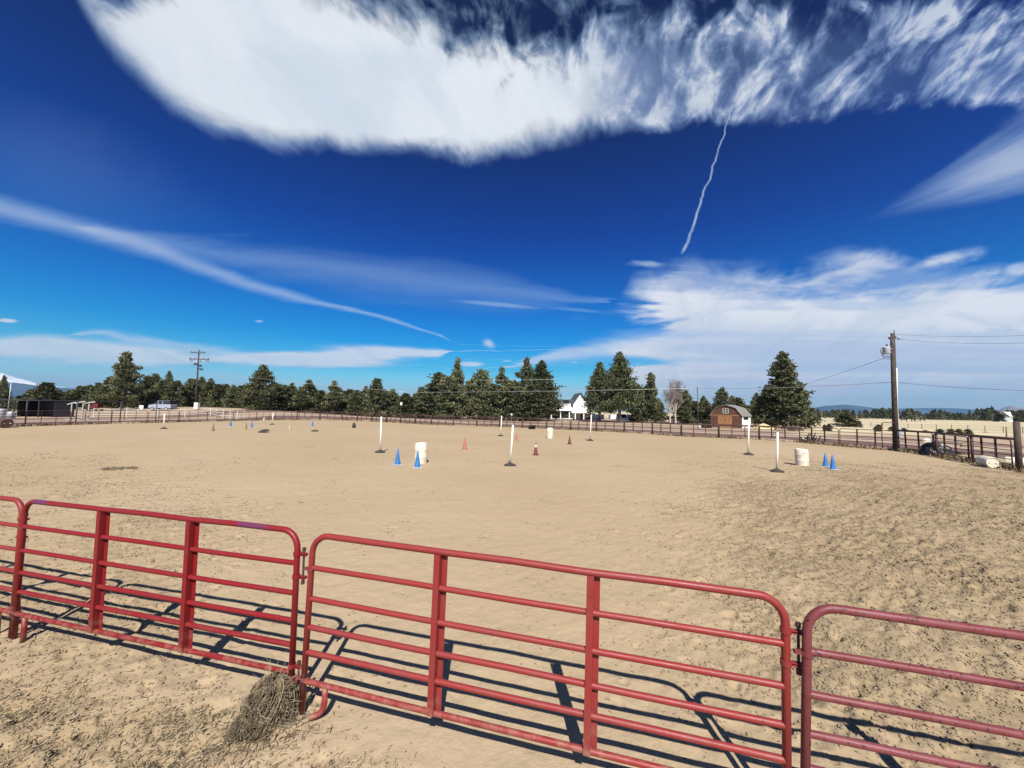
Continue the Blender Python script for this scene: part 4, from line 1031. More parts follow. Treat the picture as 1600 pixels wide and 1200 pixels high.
# the far wood across the field, one mass
r = np.random.default_rng(5); allV = []; allT = []
for k in range(420):
    px = r.uniform(1258, 1740); Yk = r.uniform(430, 620); X0 = at(px, hor(px), Yk).x
    bump = .75 + .5*vnoise(np.array([px*.045]), np.array([1.0]), 3)[0] + (.35 if (1515 < px < 1552 and r.random() < .5) else 0)
    h = r.uniform(7.5, 11.5)*bump*(Yk/470); w = h*r.uniform(.26, .4); m = 170
    hh = r.random(m)**.8; a = r.uniform(0, 6.28, m); q = np.sqrt(r.random(m))*(1 - hh)**.7*w
    P = np.stack([X0 + q*np.cos(a), Yk + q*np.sin(a), hh*h + .2], 1); L = h*.085*r.uniform(.6, 1.3, m)[:, None]
    ax = r.normal(0, 1, (m, 3)) + np.array([0, 0, .6]); ax /= np.linalg.norm(ax, axis=1)[:, None]; s = np.cross(ax, r.normal(0, 1, (m, 3))); s /= np.linalg.norm(s, axis=1)[:, None]
    allV.append(np.stack([P - ax*L, P + s*L*.6, P + ax*L, P - s*L*.6], 1).reshape(-1, 3)); allT.append(np.repeat(np.clip(r.normal(.4, .2) + r.normal(0, .15, m), 0, 1), 4))
Vv = np.concatenate(allV); tt = np.concatenate(allT)
o = tri_object('far_wood', Vv, np.arange(len(Vv)).reshape(-1, 4), M['juniper'], 'long dark wood across the dry field at right')
ca = o.data.color_attributes.new('tint', 'FLOAT_COLOR', 'POINT'); ca.data.foreach_set('color', np.stack([tt, tt, tt, np.ones(len(tt))], 1).astype(np.float32).ravel())

# ------------------------------------------------------------------ utility poles and wires
def upole(px, py, topx, topy, label, Y=None, r0=.15, r1=.10):
    p = base(px, Y) if Y else ground(px, py); q = at(topx, topy, p.y); t = empty('utility_pole', p, 0, label, 'utility pole')
    MB().tube([(0, 0, -.3), ((q.x - p.x)*.5, 0, (q.z - p.z)*.5), (q.x - p.x, 0, q.z - p.z)], [r0, (r0 + r1)/2, r1], 14).build('shaft', M['wood'], t, True)
    return t, p, q
t, p, q = upole(1400, 704, 1394.5, 521, 'right utility pole with a transformer and a single crossarm', r0=.20, r1=.15)
hq = q.z - p.z; dxp = q.x - p.x
K_ = p.y/CF
arm_z = hq - .32
MB().xf(Matrix()).tube([(dxp - .62, -.35, arm_z - .16), (dxp + .40, .20, arm_z + .10)], .085, 6).build('crossarm', M['postwood'], t)
MB().tube([(dxp - .42, -.30, arm_z - .12), (dxp - .05, -.1, arm_z - .55)], .025, 6).build('brace', M['steel'], t)
MB().tube([(dxp + .35, .18, arm_z), (dxp + .75, .2, arm_z - .16)], .03, 6).build('bracket', M['black'], t)
for ex, ez in ((-.58, -.14), (.32, .10), (.73, -.14)):
    MB().lathe([(.03, 0), (.03, .08), (.075, .10), (.05, .15), (.08, .18), (.05, .26), (.02, .30)], 10, dxp + ex, -.3 + (.5 if ex > 0 else 0)).xf(Matrix.Translation((0, 0, arm_z + ez))).build('insulator', M['ceram'], t)
MB().tube([(dxp + .16, .05, hq - .1), (dxp + .20, .05, hq + .28)], .03, 6).build('top_pin', M['black'], t)
# transformer
tz = at(1384, 553, p.y).z - p.z; txx = at(1384.8, 553, p.y).x - p.x
tr_ = MB().lathe([(.20, tz), (.235, tz + .03), (.235, tz + .48), (.245, tz + .50), (.245, tz + .53), (.18, tz + .58), (.02, tz + .60)], 18, txx, -.02).build('transformer', M['ceram'], t, True)
MB().lathe([(.045, tz + .55), (.06, tz + .60), (.04, tz + .66), (.06, tz + .70), (.03, tz + .80)], 10, txx + .06, -.02).build('bushing', M['black'], tr_, True)
MB().box(txx + .2, dxp*.7 - .1, -.06, .0, tz + .12, tz + .18).box(txx + .2, dxp*.7 - .1, -.06, .0, tz + .38, tz + .44).build('hanger', M['steel'], tr_)
for k in range(3):
    z0 = tz + .52 - .1*k
    MB().tube([(txx - .2, -.05*k, z0)] + [(txx - .25 - (.22 - .05*k)*math.sin(a), -.05*k, z0 - .02 - (.42 + .1*k)*(1 - math.cos(a))*.62) for a in np.linspace(.3, 2.6, 8)] + [(dxp*.7 - .12, 0, tz - .30 - .06*k)], .016, 5).build('loop_wire', M['black'], tr_)
MB().tube([(.19, -.10, 0), (.15, -.10, hq*.40), (.12 + dxp*.72, -.10, hq*.70)], .055, 8).build('conduit', M['white'], t, True)
MB().box(-.05, .18, -.36, -.20, 1.15, 1.75).build('meter_box', M['steel'], t)
PR_TOP = p + Vector((dxp, 0, arm_z)); PR_MID = p + Vector((dxp*.7, 0, tz - .25)); PR_LOW = at(1398, 597, p.y)

t, p2, q2 = upole(306, 640, 311, 547, 'left utility pole with two crossarms among the trees', 86, r0=.19, r1=.13)
k2_ = 86/CF; hq = q2.z - p2.z; dxp = q2.x - p2.x
for y_, x0, x1 in ((551.5, 299, 321.5), (561.5, 297, 328)):
    z = at(310, y_, 86).z - p2.z; a0 = at(x0, y_, 86).x - p2.x; a1 = at(x1, y_, 86).x - p2.x; ar = MB().box(a0, a1, -.26, -.14, z - .07, z + .09).build('crossarm', M['postwood'], t)
    for f in (.05, .28, .72, .95):
        MB().lathe([(.03, 0), (.09, .08), (.05, .14), (.10, .18), (.04, .30)], 8, a0 + (a1 - a0)*f, -.2).xf(Matrix.Translation((0, 0, z + .09))).build('insulator', M['black'], ar)
    if y_ > 555:
        for f in (.04, .12, .45, .56, .85, .93): MB().tube([(a0 + (a1 - a0)*f, -.2, z - .08), (a0 + (a1 - a0)*f + .16, -.22, z - .35), (a0 + (a1 - a0)*f + .1, -.2, z - .62)], .055, 6).build('cutout', M['black'], ar)
for y_, x0, x1 in ((568.5, 304, 309.5), (571, 310, 316), (576.5, 309.5, 318)):
    z = at(310, y_, 86).z - p2.z; a0 = at(x0, y_, 86).x - p2.x; a1 = at(x1, y_, 86).x - p2.x; ar = MB().box(a0, a1, -.3, -.1, z - .1, z + .12).build('bracket', M['black'], t)
    for f in (.15, .6, .95): MB().lathe([(.06, 0), (.11, .12), (.05, .34)], 8, a0 + (a1 - a0)*f, -.2).xf(Matrix.Translation((0, 0, z - .38))).build('fuse', M['black'], ar)
# cabinet at its foot
pc = base(308, 83); k_ = 83/CF; t = empty('utility_cabinet', pc, 0, 'white metal cabinet at the foot of the left utility pole', 'cabinet')
hz = at(308, 629, 83).z - pc.z
MB().box(-.42, .42, -.3, .3, .12, hz).build('body', M['white'], t); MB().box(-.46, .46, -.34, .34, 0, .12).build('plinth', M['greywall'], t); MB().box(-.36, .36, -.325, -.303, .2, hz - .12).build('door', M['whitewall'], t); MB().box(.16, .30, -.34, -.326, hz*.45, hz*.72).build('meter_window', M['glass'], t)
# thin black pole left of the barn
pb = base(1091, 66); o = MB().tube([(0, 0, -.1), (-.1, 0, at(1090, 604, 66).z - pb.z)], [.10, .07], 8).build('thin_pole', M['darkwire'], None, True, pb); tag(o, 'thin black pole without crossarms left of the barn', 'pole')
PT = Vector((pb.x - .1, pb.y, at(1090, 606.5, 66).z))
def wire(a, b, sag, rad, mt, label):
    pts = [a.lerp(b, q) + Vector((0, 0, -sag*4*q*(1 - q))) for q in np.linspace(0, 1, 21)]
    o = MB().tube(pts, rad, 5).build('power_line', mt, None, True); tag(o, label, 'power line', 'power lines')
wire(PR_LOW, PT, .25, .022, M['wire'], 'power line from the right utility pole past the big lone juniper')
wire(PT, at(640, 613, 84), .15, .022, M['wire'], 'bright power line crossing in front of the conical pines')
wire(at(640, 613, 84), p2 + Vector((.3, 0, hq*.62)), .2, .020, M['wire'], 'power line running left over the low treeline to the left utility pole')
wire(at(872, 592.5, 90), at(745, 594, 92), .1, .02, M['wire'], 'short high line across the dense conical tree')
wire(PR_MID + Vector((-.1, 0, .15)), at(1225, 608, 77), .25, .018, M['darkwire'], 'service drop running down left from the transformer')
wire(PR_TOP + Vector((.75, .2, -.1)), at(1660, 533, 26), .25, .012, M['darkwire'], 'upper dark line leaving the right utility pole to the right')
wire(PR_TOP + Vector((.4, .2, .3)), at(1660, 521, 26), .2, .010, M['darkwire'], 'topmost thin line leaving the right utility pole to the right')
wire(PR_LOW, at(1660, 611, 24), .15, .013, M['darkwire'], 'low dark line leaving the right utility pole to the right')

# ------------------------------------------------------------------ white house with gable
HY = 112; hp = base(900, HY); k_ = HY/CF
def hx(px): return at(px, 640, HY).x - hp.x
def hzz(px, py): return at(px, py, HY).z - hp.z
t = empty('house', hp, 0, 'white two-storey house with a steep gable between the tall trees', 'house')
gx0, gx1, gxm = hx(893), hx(921), hx(906.5); zp, ze, zl = hzz(906, 613), hzz(906, 645.3), hzz(906, 645)
zs = hzz(906, 631)
MB().prism([(gx0, ze), (gx1, ze), (gx1 - .5, zs), (gxm, zp - .25), (gx0 + .6, zs)], -.0, 9).build('gable_wall', M['whitewall'], t)
def slab(x0, z0, x1, z1, y0, y1, th): # sloping roof slab
    d = Vector((x1 - x0, 0, z1 - z0)).normalized(); nrm = Vector((-d.z, 0, d.x))*th
    return MB().prism([(x0, z0), (x1, z1), (x1 + nrm.x, z1 + nrm.z), (x0 + nrm.x, z0 + nrm.z)], y0, y1)
rf = slab(gx0 + .15, zs - .35, gxm, zp - .25, -.45, 9.4, .22).build('roof', M['darkroof'], t)
rf = slab(gxm, zp - .25, gx1 - .05, zs - .35, -.45, 9.4, .22).build('roof', M['darkroof'], t)
lx0 = hx(862)
MB().box(lx0, gx0 + .3, 1.6, 8.6, hzz(880, 640), hzz(880, 628.5)).build('wall', M['whitewall'], t)
MB().prism([(lx0 - .3, hzz(880, 628.5)), (gx0 + 1.6, hzz(880, 628.5)), (gx0 + 1.6, hzz(880, 624)), (lx0 - .3, hzz(880, 624))], 1.2, 9.0).build('roof', M['darkroof'], t)
fz0, fz1 = hzz(885, 631), hzz(885, 624.8)
w_ = MB().box(hx(880.5), hx(889.5), 1.05, 1.19, fz0, fz1).build('window', M['glass'], t); MB().box(hx(880), hx(890), .98, 1.04, fz0 - .12, fz0).build('sill', M['whitewall'], w_)
# porch roof in white metal, posts, back wall, deck
MB().prism([(0, 0)], 0, 1) if False else None
m = MB(); m.v = [(lx0 - 1.5, 1.55, hzz(880, 633)), (gx0 + .02, 1.55, hzz(880, 633)), (gx0 + .02, -2.2, hzz(880, 641)), (lx0 - 1.5, -2.2, hzz(880, 641)), (lx0 - 1.5, 1.55, hzz(880, 633) - .15), (gx0 + .02, 1.55, hzz(880, 633) - .15), (gx0 + .02, -2.2, hzz(880, 641) - .15), (lx0 - 1.5, -2.2, hzz(880, 641) - .15)]
m.f = [(3, 2, 1, 0), (4, 5, 6, 7), (0, 1, 5, 4), (1, 2, 6, 5), (2, 3, 7, 6), (3, 0, 4, 7)]; m.build('porch_roof', M['whitewall'], t)
MB().box(lx0 - 1.5, gx0, 1.5, 1.7, 0, hzz(880, 636)).build('porch_wall', M['greywall'], t)
for a_, b_ in ((866, 871), (878, 881), (883, 891), (892, 893.5)): 
    w_ = MB().box(hx(a_), hx(b_), 1.38, 1.49, hzz(880, 648), hzz(880, 641.8)).build('window', M['glass'], t); MB().box(hx(a_) - .06, hx(b_) + .06, 1.33, 1.375, hzz(880, 648) - .1, hzz(880, 648)).build('sill', M['whitewall'], w_)
for px in (860.5, 874.5, 888, 897, 910): MB().box(hx(px) - .13, hx(px) + .13, -2.2, -1.94, 0, hzz(880, 643.5 if px > 880 else 642)).build('porch_post', M['whitewall'], t)
MB().box(gx0, hx(930), -.02, 6, 0, ze).build('lower_wall', M['greywall'], t)
MB().box(gx0 - .2, hx(931), -2.3, 0, ze - .02, ze + .14).build('lean_to_roof', M['whitewall'], t)
MB().box(hx(907), hx(910.5), -.12, -.03, 0, 2.1).build('door', M['darkroof'], t)
MB().box(hx(858), hx(893), -2.4, 1.4, -.05, .42).build('deck', M['whitewall'], t)

# ------------------------------------------------------------------ vehicles
def vehicle(name, p, rz, L, Wd, H, paint, label, kind='sedan', cat='car'):
    t = empty(name, p, rz, label, cat)
    zb, zs_ = .32*H/1.5, H*.60
    if kind == 'suv':
        body = [(0, zb), (L, zb), (L, zs_*.92), (L*.985, zs_), (L*.74, zs_ + .03), (L*.24, zs_ + .02), (L*.03, zs_*.9), (0, zs_*.7)]; cab = [(L*.24, zs_), (L*.97, zs_), (L*.93, H - .03), (L*.86, H), (L*.44, H), (L*.38, H - .03)]
    elif kind == 'pickup':
        body = [(0, zb), (L, zb), (L, zs_), (L*.62, zs_), (L*.25, zs_), (L*.03, zs_*.88), (0, zs_*.6)]; cab = [(L*.24, zs_), (L*.62, zs_), (L*.60, H), (L*.36, H)]
    else:
        body = [(0, zb), (L, zb), (L, zs_*.9), (L*.97, zs_), (L*.3, zs_), (L*.03, zs_*.82), (0, zs_*.6)]; cab = [(L*.26, zs_), (L*.84, zs_), (L*.72, H), (L*.42, H)]
    o = MB().prism(body, -Wd/2, Wd/2).build('body', paint, t); bv = o.modifiers.new('b', 'BEVEL'); bv.width = .07; bv.segments = 2
    o = MB().prism(cab, -Wd/2 + .09, Wd/2 - .09).build('cabin', M['glass'], t); bv = o.modifiers.new('b', 'BEVEL'); bv.width = .05; bv.segments = 2
    xs = [a for a, b_ in cab[1:]] ; tp_ = [q for q in cab if q[1] > H - .05]
    MB().box(min(a for a, _ in tp_) - .02, max(a for a, _ in tp_) + .02, -Wd/2 + .14, Wd/2 - .14, H - .005, H + .03).build('roof_panel', paint, t)
    for f in (.42, .62) if kind != 'pickup' else (.46,): MB().box(L*f - .05, L*f + .05, -Wd/2 + .07, Wd/2 - .07, zs_, H - .06).build('door_pillar', paint, t)
    for fx in (.19, .80):
        for sy in (-1, 1):
            w_ = MB().tube([(L*fx, sy*(Wd/2 - .22), .33), (L*fx, sy*(Wd/2 + .01), .33)], .33, 18).build('wheel', M['rubber'], t, False)
            MB().tube([(L*fx, sy*(Wd/2 + .012), .33), (L*fx, sy*(Wd/2 + .022), .33)], .20, 12).build('rim', M['steel'], w_)
    for sy in (-1, 1):
        MB().box(-.02, .05, sy*Wd*.36 - .16, sy*Wd*.36 + .16, zs_*.62, zs_*.62 + .16).build('headlight', M['glass'] if kind == 'front' else M['ceram'], t)
        MB().box(L - .05, L + .02, sy*Wd*.40 - .1, sy*Wd*.40 + .1, zs_*.66, zs_*.66 + .2).build('tail_light', M['redcart'], t)
        MB().box(L*.30, L*.34, sy*(Wd/2 + .02) - .09, sy*(Wd/2 + .02) + .09, zs_ + .02, zs_ + .16).build('mirror', paint, t)
    return t
vp = at(236.5, 640, 82); vp.z = TZ(vp.x, vp.y)
vehicle('parked_car', vp, R(4), 33*82/CF, 1.8, at(255, 626, 82).z - vp.z, M['silver'], 'silver car parked under the trees left of the left utility pole', 'suv')
# trailer shapes stand in for the low white house wing; van between them
def wing_standin(px0, px1, ytop, Y, label, rz=0):
    p = base(px0, Y); w = at(px1, 640, Y).x - p.x; h = at(px0, ytop, Y).z - p.z
    t = empty('wing_standin', p, rz, label, 'trailer', 'trailer shapes standing in for the low white house wing')
    o = MB().box(0, w, 0, 2.3, .45, h).build('box', M['whitecar'], t); bv = o.modifiers.new('b', 'BEVEL'); bv.width = .06; bv.segments = 2
    MB().box(.02, w - .02, -.012, -.002, .55, .62).build('trim', M['steel'], t)
    for f in (.38, .60):
        w_ = MB().tube([(w*f, .02, .33), (w*f, .24, .33)], .33, 16).build('wheel', M['rubber'], t); MB().tube([(w*f, .0, .33), (w*f, .018, .33)], .18, 12).build('rim', M['steel'], w_)
    MB().prism([(w*.28, .45), (w*.70, .45), (w*.68, .70), (w*.30, .70)], -.10, -.014).build('fender', M['steel'], t)
    MB().tube([(w, 1.1, .5), (w + 1.0, 1.1, .5)], .05, 6).build('tongue', M['black'], t)
    MB().box(w*.82, w*.93, -.016, -.004, .7, h - .3).build('door', M['whitewall'], t)
    return t
wing_standin(925.5, 944, 647.3, 104, 'white trailer-shaped stand-in for the house wing, left of the taller conical pine')
wing_standin(954, 967.5, 648, 108, 'white trailer-shaped stand-in for the house wing, half hidden behind the taller conical pine')
wing_standin(981, 993, 647.5, 101, 'white trailer-shaped stand-in for the house wing, at the right end under the conical pines')
vp = base(976, 99); vehicle('parked_van', vp, R(90), 4.8, 2.0, at(976, 647.5, 99).z - vp.z, M['whitecar'], 'white van seen from the front between the house wing stand-ins', 'suv', 'van')
vp = base(914, 107); vehicle('parked_car', vp, R(-4), 4.0, 1.75, 1.45, M['black'], 'black car in the shade in front of the white house')

# ------------------------------------------------------------------ barn
BY = 74; bp = base(1134, BY); kb = BY/CF
t = empty('barn', bp, R(-44), 'small brown gambrel barn with pale tin roof and orange double doors', 'barn')
Wb = 44*kb; Hb = at(1134, 633, BY).z - bp.z; ew = at(1134, 649, BY).z - bp.z; Db = 6.8
half = Wb/2; gam = [(-half, 0), (half, 0), (half, ew), (half*.60, ew + (Hb - ew)*.72), (0, Hb), (-half*.60, ew + (Hb - ew)*.72), (-half, ew)]
MB().prism(gam, 0, .12).build('front_wall', M['barnwood'], t); MB().prism(gam, Db - .12, Db).build('back_wall', M['barnwood'], t)
MB().box(half - .12, half, .125, Db - .125, 0, ew - .03).build('side_wall', M['whitewall'], t); MB().box(-half, -half + .12, .125, Db - .125, 0, ew - .03).build('side_wall', M['barnwood'], t)
# vertical boards, each proud of the wall
bm_ = MB().box(-.075, .075, -.022, -.003, 0, 1).mesh('board', M['barnwood'])
nb_ = int(Wb/.17)
for k in range(nb_):
    x = -half + .09 + k*(Wb - .18)/(nb_ - 1); ax_ = abs(x)
    top = (ew + (ax_ - half)/(half*.6 - half)*(Hb - ew)*.72) if ax_ > half*.6 else ew + (Hb - ew)*(.72 + .28*(1 - ax_/(half*.6)))
    b_ = link('board', bm_, t, (x, random.uniform(-.006, 0), ew + .11)); b_.scale = (1, 1, max(.05, top - ew - .22))
    if not (-half*.53 < x < half*.40): b_ = link('board', bm_, t, (x, random.uniform(-.006, 0), .02)); b_.scale = (1, 1, ew - .12)
MB().box(-half + .02, half - .02, -.045, -.004, ew - .06, ew + .09).build('belt_board', M['woodlight'], t)
for s in (-1, 1):
    rs = [(half + .14, ew - .16), (half*.60 + .03, ew + (Hb - ew)*.74), (0, Hb + .04)]
    for (xa, za), (xb, zb_) in zip(rs[:-1], rs[1:]):
        d = Vector((xb - xa, 0, zb_ - za)).normalized(); nn = Vector((d.z, 0, -d.x))*.07
        MB().prism([(s*xa, za), (s*xb, zb_), (s*(xb + nn.x), zb_ + nn.z), (s*(xa + nn.x), za + nn.z)][::s], -.22, Db + .2).build('roof', M['tinroof'], t)
for s in (-1, 1):
    x0, x1 = (-half*.52, -half*.07) if s < 0 else (-half*.05, half*.39)
    d_ = MB().box(x0, x1, -.05, -.005, .05, ew - .12).build('door', M['woodlight'], t)
    m = MB(); wd = .10
    for q in range(7):
        f0 = -.6 + q*.27; pts = []
        for z in (.10, ew - .18):
            f = f0 + (z - .1)/(ew - .28)*.62; pts.append((f, z))
        (fa, za), (fb, zb_) = pts
        def clip(fa, za, fb, zb_):
            if fa < 0: za = za + (zb_ - za)*(-fa)/(fb - fa); fa = 0
            if fb > 1: zb_ = za + (zb_ - za)*(1 - fa)/(fb - fa); fb = 1
            return fa, za, fb, zb_
        if fb <= .02 or fa >= .98: continue
        fa, za, fb, zb_ = clip(fa, za, fb, zb_); X_ = (lambda f: x0 + (x1 - x0)*f) if s > 0 else (lambda f: x1 - (x1 - x0)*f)
        m2 = MB().tube([(X_(fa), -.062, za), (X_(fb), -.062, zb_)], .045, 4); m2.build('plank', M['woodmid'] if q % 2 else M['woodlight'], d_)
wf = MB().box(-.45, .45, -.07, -.028, ew + .42, ew + 1.24).build('loft_window', M['glass'], t)
for a_ in ((-.5, .5, ew + .38, ew + .44), (-.5, .5, ew + 1.22, ew + 1.28), (-.5, -.43, ew + .44, ew + 1.22), (.43, .5, ew + .44, ew + 1.22), (-.03, .03, ew + .44, ew + 1.22), (-.43, -.04, ew + .80, ew + .86), (.04, .43, ew + .80, ew + .86)):
    MB().box(a_[0], a_[1], -.10, -.072, a_[2], a_[3]).build('frame', M['white'], wf)
MB().box(half + .005, half + .04, 1.2, 4.6, ew - .75, ew - .25).build('side_opening', M['glass'], t)
# white pickup beside the barn's right wall
# hay heap right of the barn
hp2 = base(1192, 70); m = MB(); rings = []
for j in range(10):
    f = j/9; rings.append([((2.0*(1 - f**1.6)**.8*(1 + .15*math.sin(3*a + 1) + .08*math.sin(9*a + 5*f)))*math.cos(a), 1.0*(1 - f)**.6*math.sin(a), .95*f*(1 + .1*math.sin(4*a))) for a in np.linspace(0, 2*math.pi, 30)[:-1]])
o = m.quadstrip(rings).build('hay_heap', M['hay'], None, True, hp2); tag(o, 'low pale hay heap between the barn and the lone juniper', 'hay heap')
# things in the shade under the lone juniper
p = base(1214, 66); t = empty('crate', p, .2, 'pale wooden crate under the lone juniper', 'crate')
MB().box(-.32, .32, -.3, .3, .0, .08).build('skid', M['postwood'], t)
for k in range(4): MB().box(-.32, .32, -.31, -.28, .10 + k*.17, .24 + k*.17).build('slat', M['tan'], t); MB().box(-.32, .32, .28, .31, .10 + k*.17, .24 + k*.17).build('slat', M['tan'], t)
for s in (-1, 1): MB().box(s*.33 - .02, s*.33 + .02, -.27, .27, .08, .78).build('side', M['tan'], t)
p = base(1229, 63); t = empty('hay_rake', p, .3, 'rusty hay rake with spoked wheels under the lone juniper', 'farm implement')
for x in (-1.1, 1.1):
    w_ = MB().tube([(x, .6*math.cos(a), .6 + .6*math.sin(a)) for a in np.linspace(0, 2*math.pi, 25)], .035, 6).build('wheel', M['rust'], t)
    for a in np.linspace(0, math.pi, 5)[:-1]: MB().tube([(x, .58*math.cos(a), .6 + .58*math.sin(a)), (x, -.58*math.cos(a), .6 - .58*math.sin(a))], .018, 5).build('spoke', M['rust'], w_)
MB().tube([(-1.1, 0, .6), (1.1, 0, .6)], .05, 8).build('axle', M['rust'], t)
for k in range(12):
    x = -.95 + k*.17; MB().tube([(x, 0, .62)] + [(x, .35*math.sin(a), .62 - .55*(1 - math.cos(a))*.9) for a in np.linspace(.4, 1.7, 5)], .014, 4).build('tine', M['rust'], t)
MB().tube([(0, 0, .6), (0, -1.2, .5)], .04, 6).build('drawbar', M['rust'], t); MB().box(-.2, .2, -.25, .1, .98, 1.03).build('seat', M['rust'], t); MB().tube([(0, 0, .6), (0, -.05, .98)], .025, 6).build('seat_stem', M['rust'], t)
p = base(1245, 66); rg = random.Random(9); t = empty('log_pile', p, .1, 'pile of dark logs at the right foot of the lone juniper', 'log pile')
for row in range(3):
    for k in range(7 - row): MB().tube([(-1.0 + .3*k + .15*row + rg.uniform(-.03, .03), -.5, .14 + .25*row), (-1.0 + .3*k + .15*row + rg.uniform(-.03, .03), .9, .14 + .25*row)], rg.uniform(.11, .145), 9).build('log', M['bark'], t)
# pile of old stones / white pails left of barn
for px, lab in ((1100, 'grey sagebrush clump left of the barn'), (1106, 'second grey sagebrush clump nearer the barn'),):
    tree(px, 656, 5.5, 70, 'brush', lab, name='bush', cat='bush')
# small white rock sign by thin pole
p = base(1092.5, 64); o = MB().lathe([(.16, 0), (.18, .3), (.16, .62), (.10, .72), (.02, .74)], 10).build('white_jug', M['white'], None, True, p); tag(o, 'white plastic jug hung by the thin black pole', 'jug')

# ------------------------------------------------------------------ far house at the right with its tree
Yh = 400; p = base(1580, Yh); kh = Yh/CF; t = empty('house', p, R(28), 'pale grey house with a gable at the far right edge of the field', 'house')
zr_ = at(1578, 643.5, Yh).z; Lh, Dh = 11.5, 8.0
MB().box(-Lh/2, Lh/2, 0, Dh, 0, zr_*.52).build('wall', M['whitewall'], t)
MB().prism([(-Dh/2, 0), (Dh/2, 0), (0, zr_*.46)], 0, Dh/2 + .2).xf(Matrix.Translation((-Lh/2 + Dh/2, -.22, zr_*.525))).build('gable', M['whitewall'], t)
m = MB(); m.prism([(-.6, zr_*.50), (Dh/2, zr_), (Dh + .6, zr_*.50), (Dh + .6, zr_*.53), (Dh/2, zr_ + .25), (-.6, zr_*.53)], -Lh/2 - .5, Lh/2 + .5); m.v = [(y, x, z) for x, y, z in m.v]; m.build('roof', M['steel'], t)
for x in (-3.6, -.6, 2.6): w_ = MB().box(x, x + 1.3, -.06, -.005, zr_*.18, zr_*.40).build('window', M['glass'], t); MB().box(x - .08, x + 1.38, -.12, -.065, zr_*.17, zr_*.18).build('sill', M['whitewall'], w_)
tree(1597, 641, 8, 360, 'round', 'dark tree right of the far grey house', name='juniper_tree')
tree(1562, 647, 6, 372, 'round', 'low dark tree left of the far grey house', name='juniper_tree')

# ------------------------------------------------------------------ horses in the field
def horse(px, py, Y, rz, label, graze):
    p = base(px, Y); t = empty('horse', p, rz, label, 'horse', 'dark horses out in the dry field')
    b = bpy.data.meshes.new('body'); vs2 = [(0, 0, 1.15), (.45, 0, 1.2), (.8, 0, 1.22), (-.45, 0, 1.2), (-.75, 0, 1.2)]; rad = [.30, .30, .25, .30, .27]; ed = [(0, 1), (1, 2), (0, 3), (3, 4)]
    def add(co, r_, fr):
        vs2.append(co); rad.append(r_); ed.append((fr, len(vs2) - 1)); return len(vs2) - 1
    if graze: a = add((1.15, 0, 1.0), .15, 2); a = add((1.42, 0, .55), .12, a); a = add((1.52, 0, .28), .11, a); add((1.62, 0, .06), .07, a)
    else: a = add((1.1, 0, 1.55), .16, 2); a = add((1.3, 0, 1.85), .13, a); a = add((1.5, 0, 1.75), .12, a); add((1.72, 0, 1.55), .07, a)
    for sx, sy, fr in ((.75, .15, 2), (.62, -.15, 2), (-.68, .15, 4), (-.82, -.15, 4)):
        kx = .0 if fr == 2 else .06
        a = add((sx, sy, .85), .13, fr); a = add((sx + kx*1.5, sy, .55), .075, a) ; a = add((sx - kx, sy, .30), .055, a); add((sx, sy, .02), .06, a)
    a = add((-1.0, 0, 1.1), .06, 4); add((-1.1, 0, .55), .07, a)
    b.from_pydata(vs2, ed, []); b.materials.append(M['horse']); o = link('body', b, t)
    sk_ = o.modifiers.new('s', 'SKIN'); 
    for i_, v in enumerate(b.skin_vertices[0].data if b.skin_vertices else []): v.radius = (rad[i_], rad[i_]); v.use_root = i_ == 0
    t.scale = (1.3, 1.3, 1.3); return o, rad
for args in ((1412, 660, 205, R(150), 'dark horse nearest the right utility pole in the dry field', False), (1426.5, 658.5, 225, R(8), 'dark brown horse grazing in the middle of three in the field', True), (1441, 658, 235, R(170), 'dark horse grazing, rightmost of three in the field', True)):
    o, rad = horse(*args)
    bpy.context.view_layer.objects.active = o
    if not o.data.skin_vertices:
        try: bpy.ops.mesh.customdata_skin_add()
        except Exception: pass
    if o.data.skin_vertices:
        for i_, v in enumerate(o.data.skin_vertices[0].data): v.radius = (rad[i_]*.85, rad[i_]); v.use_root = i_ == 0
    sb = o.modifiers.new('u', 'SUBSURF'); sb.levels = 1; sb.render_levels = 1
# thin wire fence in the field
t = empty('wire_fence', (0, 0, 0), 0, 'thin wire fence on thin posts crossing the dry field', 'fence')
fa, fb = at(1360, hor(1360), 96), at(1700, hor(1700), 66); fa.z = fb.z = 0
pmh = MB().tube([(0, 0, -.1), (0, 0, 1.25)], .05, 6).mesh('post', M['postwood'], True)
for q in np.linspace(0, 1, 14): pp = fa.lerp(fb, q); link('post', pmh, t, (pp.x, pp.y, 0))
for z in (.4, .8, 1.15): MB().tube([fa + Vector((0, 0, z)), fb + Vector((0, 0, z))], .012, 4).build('wire', M['darkwire'], t)
pp = base(1571, 55); o = MB().tube([(0, 0, -.1), (.03, 0, at(1571, 667, 55).z)], .07, 7).build('field_post', M['bark'], None, True, pp); tag(o, 'single old post in the dry field near the right edge', 'post')
# pale rocks and a white block beyond the right fence
for px, Y, s, lab in ((1446, 42, .38, 'white block on the ground beyond the right fence'), (1505, 36, .32, 'pale boulder beyond the right fence above the black tarp')):
    p = base(px, Y); m = MB(); rings = []
    for j in range(7):
        f = j/6; rings.append([(s*1.3*math.cos(a)*(1 - f**2.5)**.5*(1 + .12*math.sin(3*a + px)), s*.8*math.sin(a)*(1 - f**2.5)**.5, f*s*(1.1 + .1*math.sin(2*a))) for a in np.linspace(0, 2*math.pi, 15)[:-1]])
    o = m.quadstrip(rings).build('pale_rock', M['cream'] if px == 1446 else M['clod'], None, True, p); tag(o, lab, 'rock')

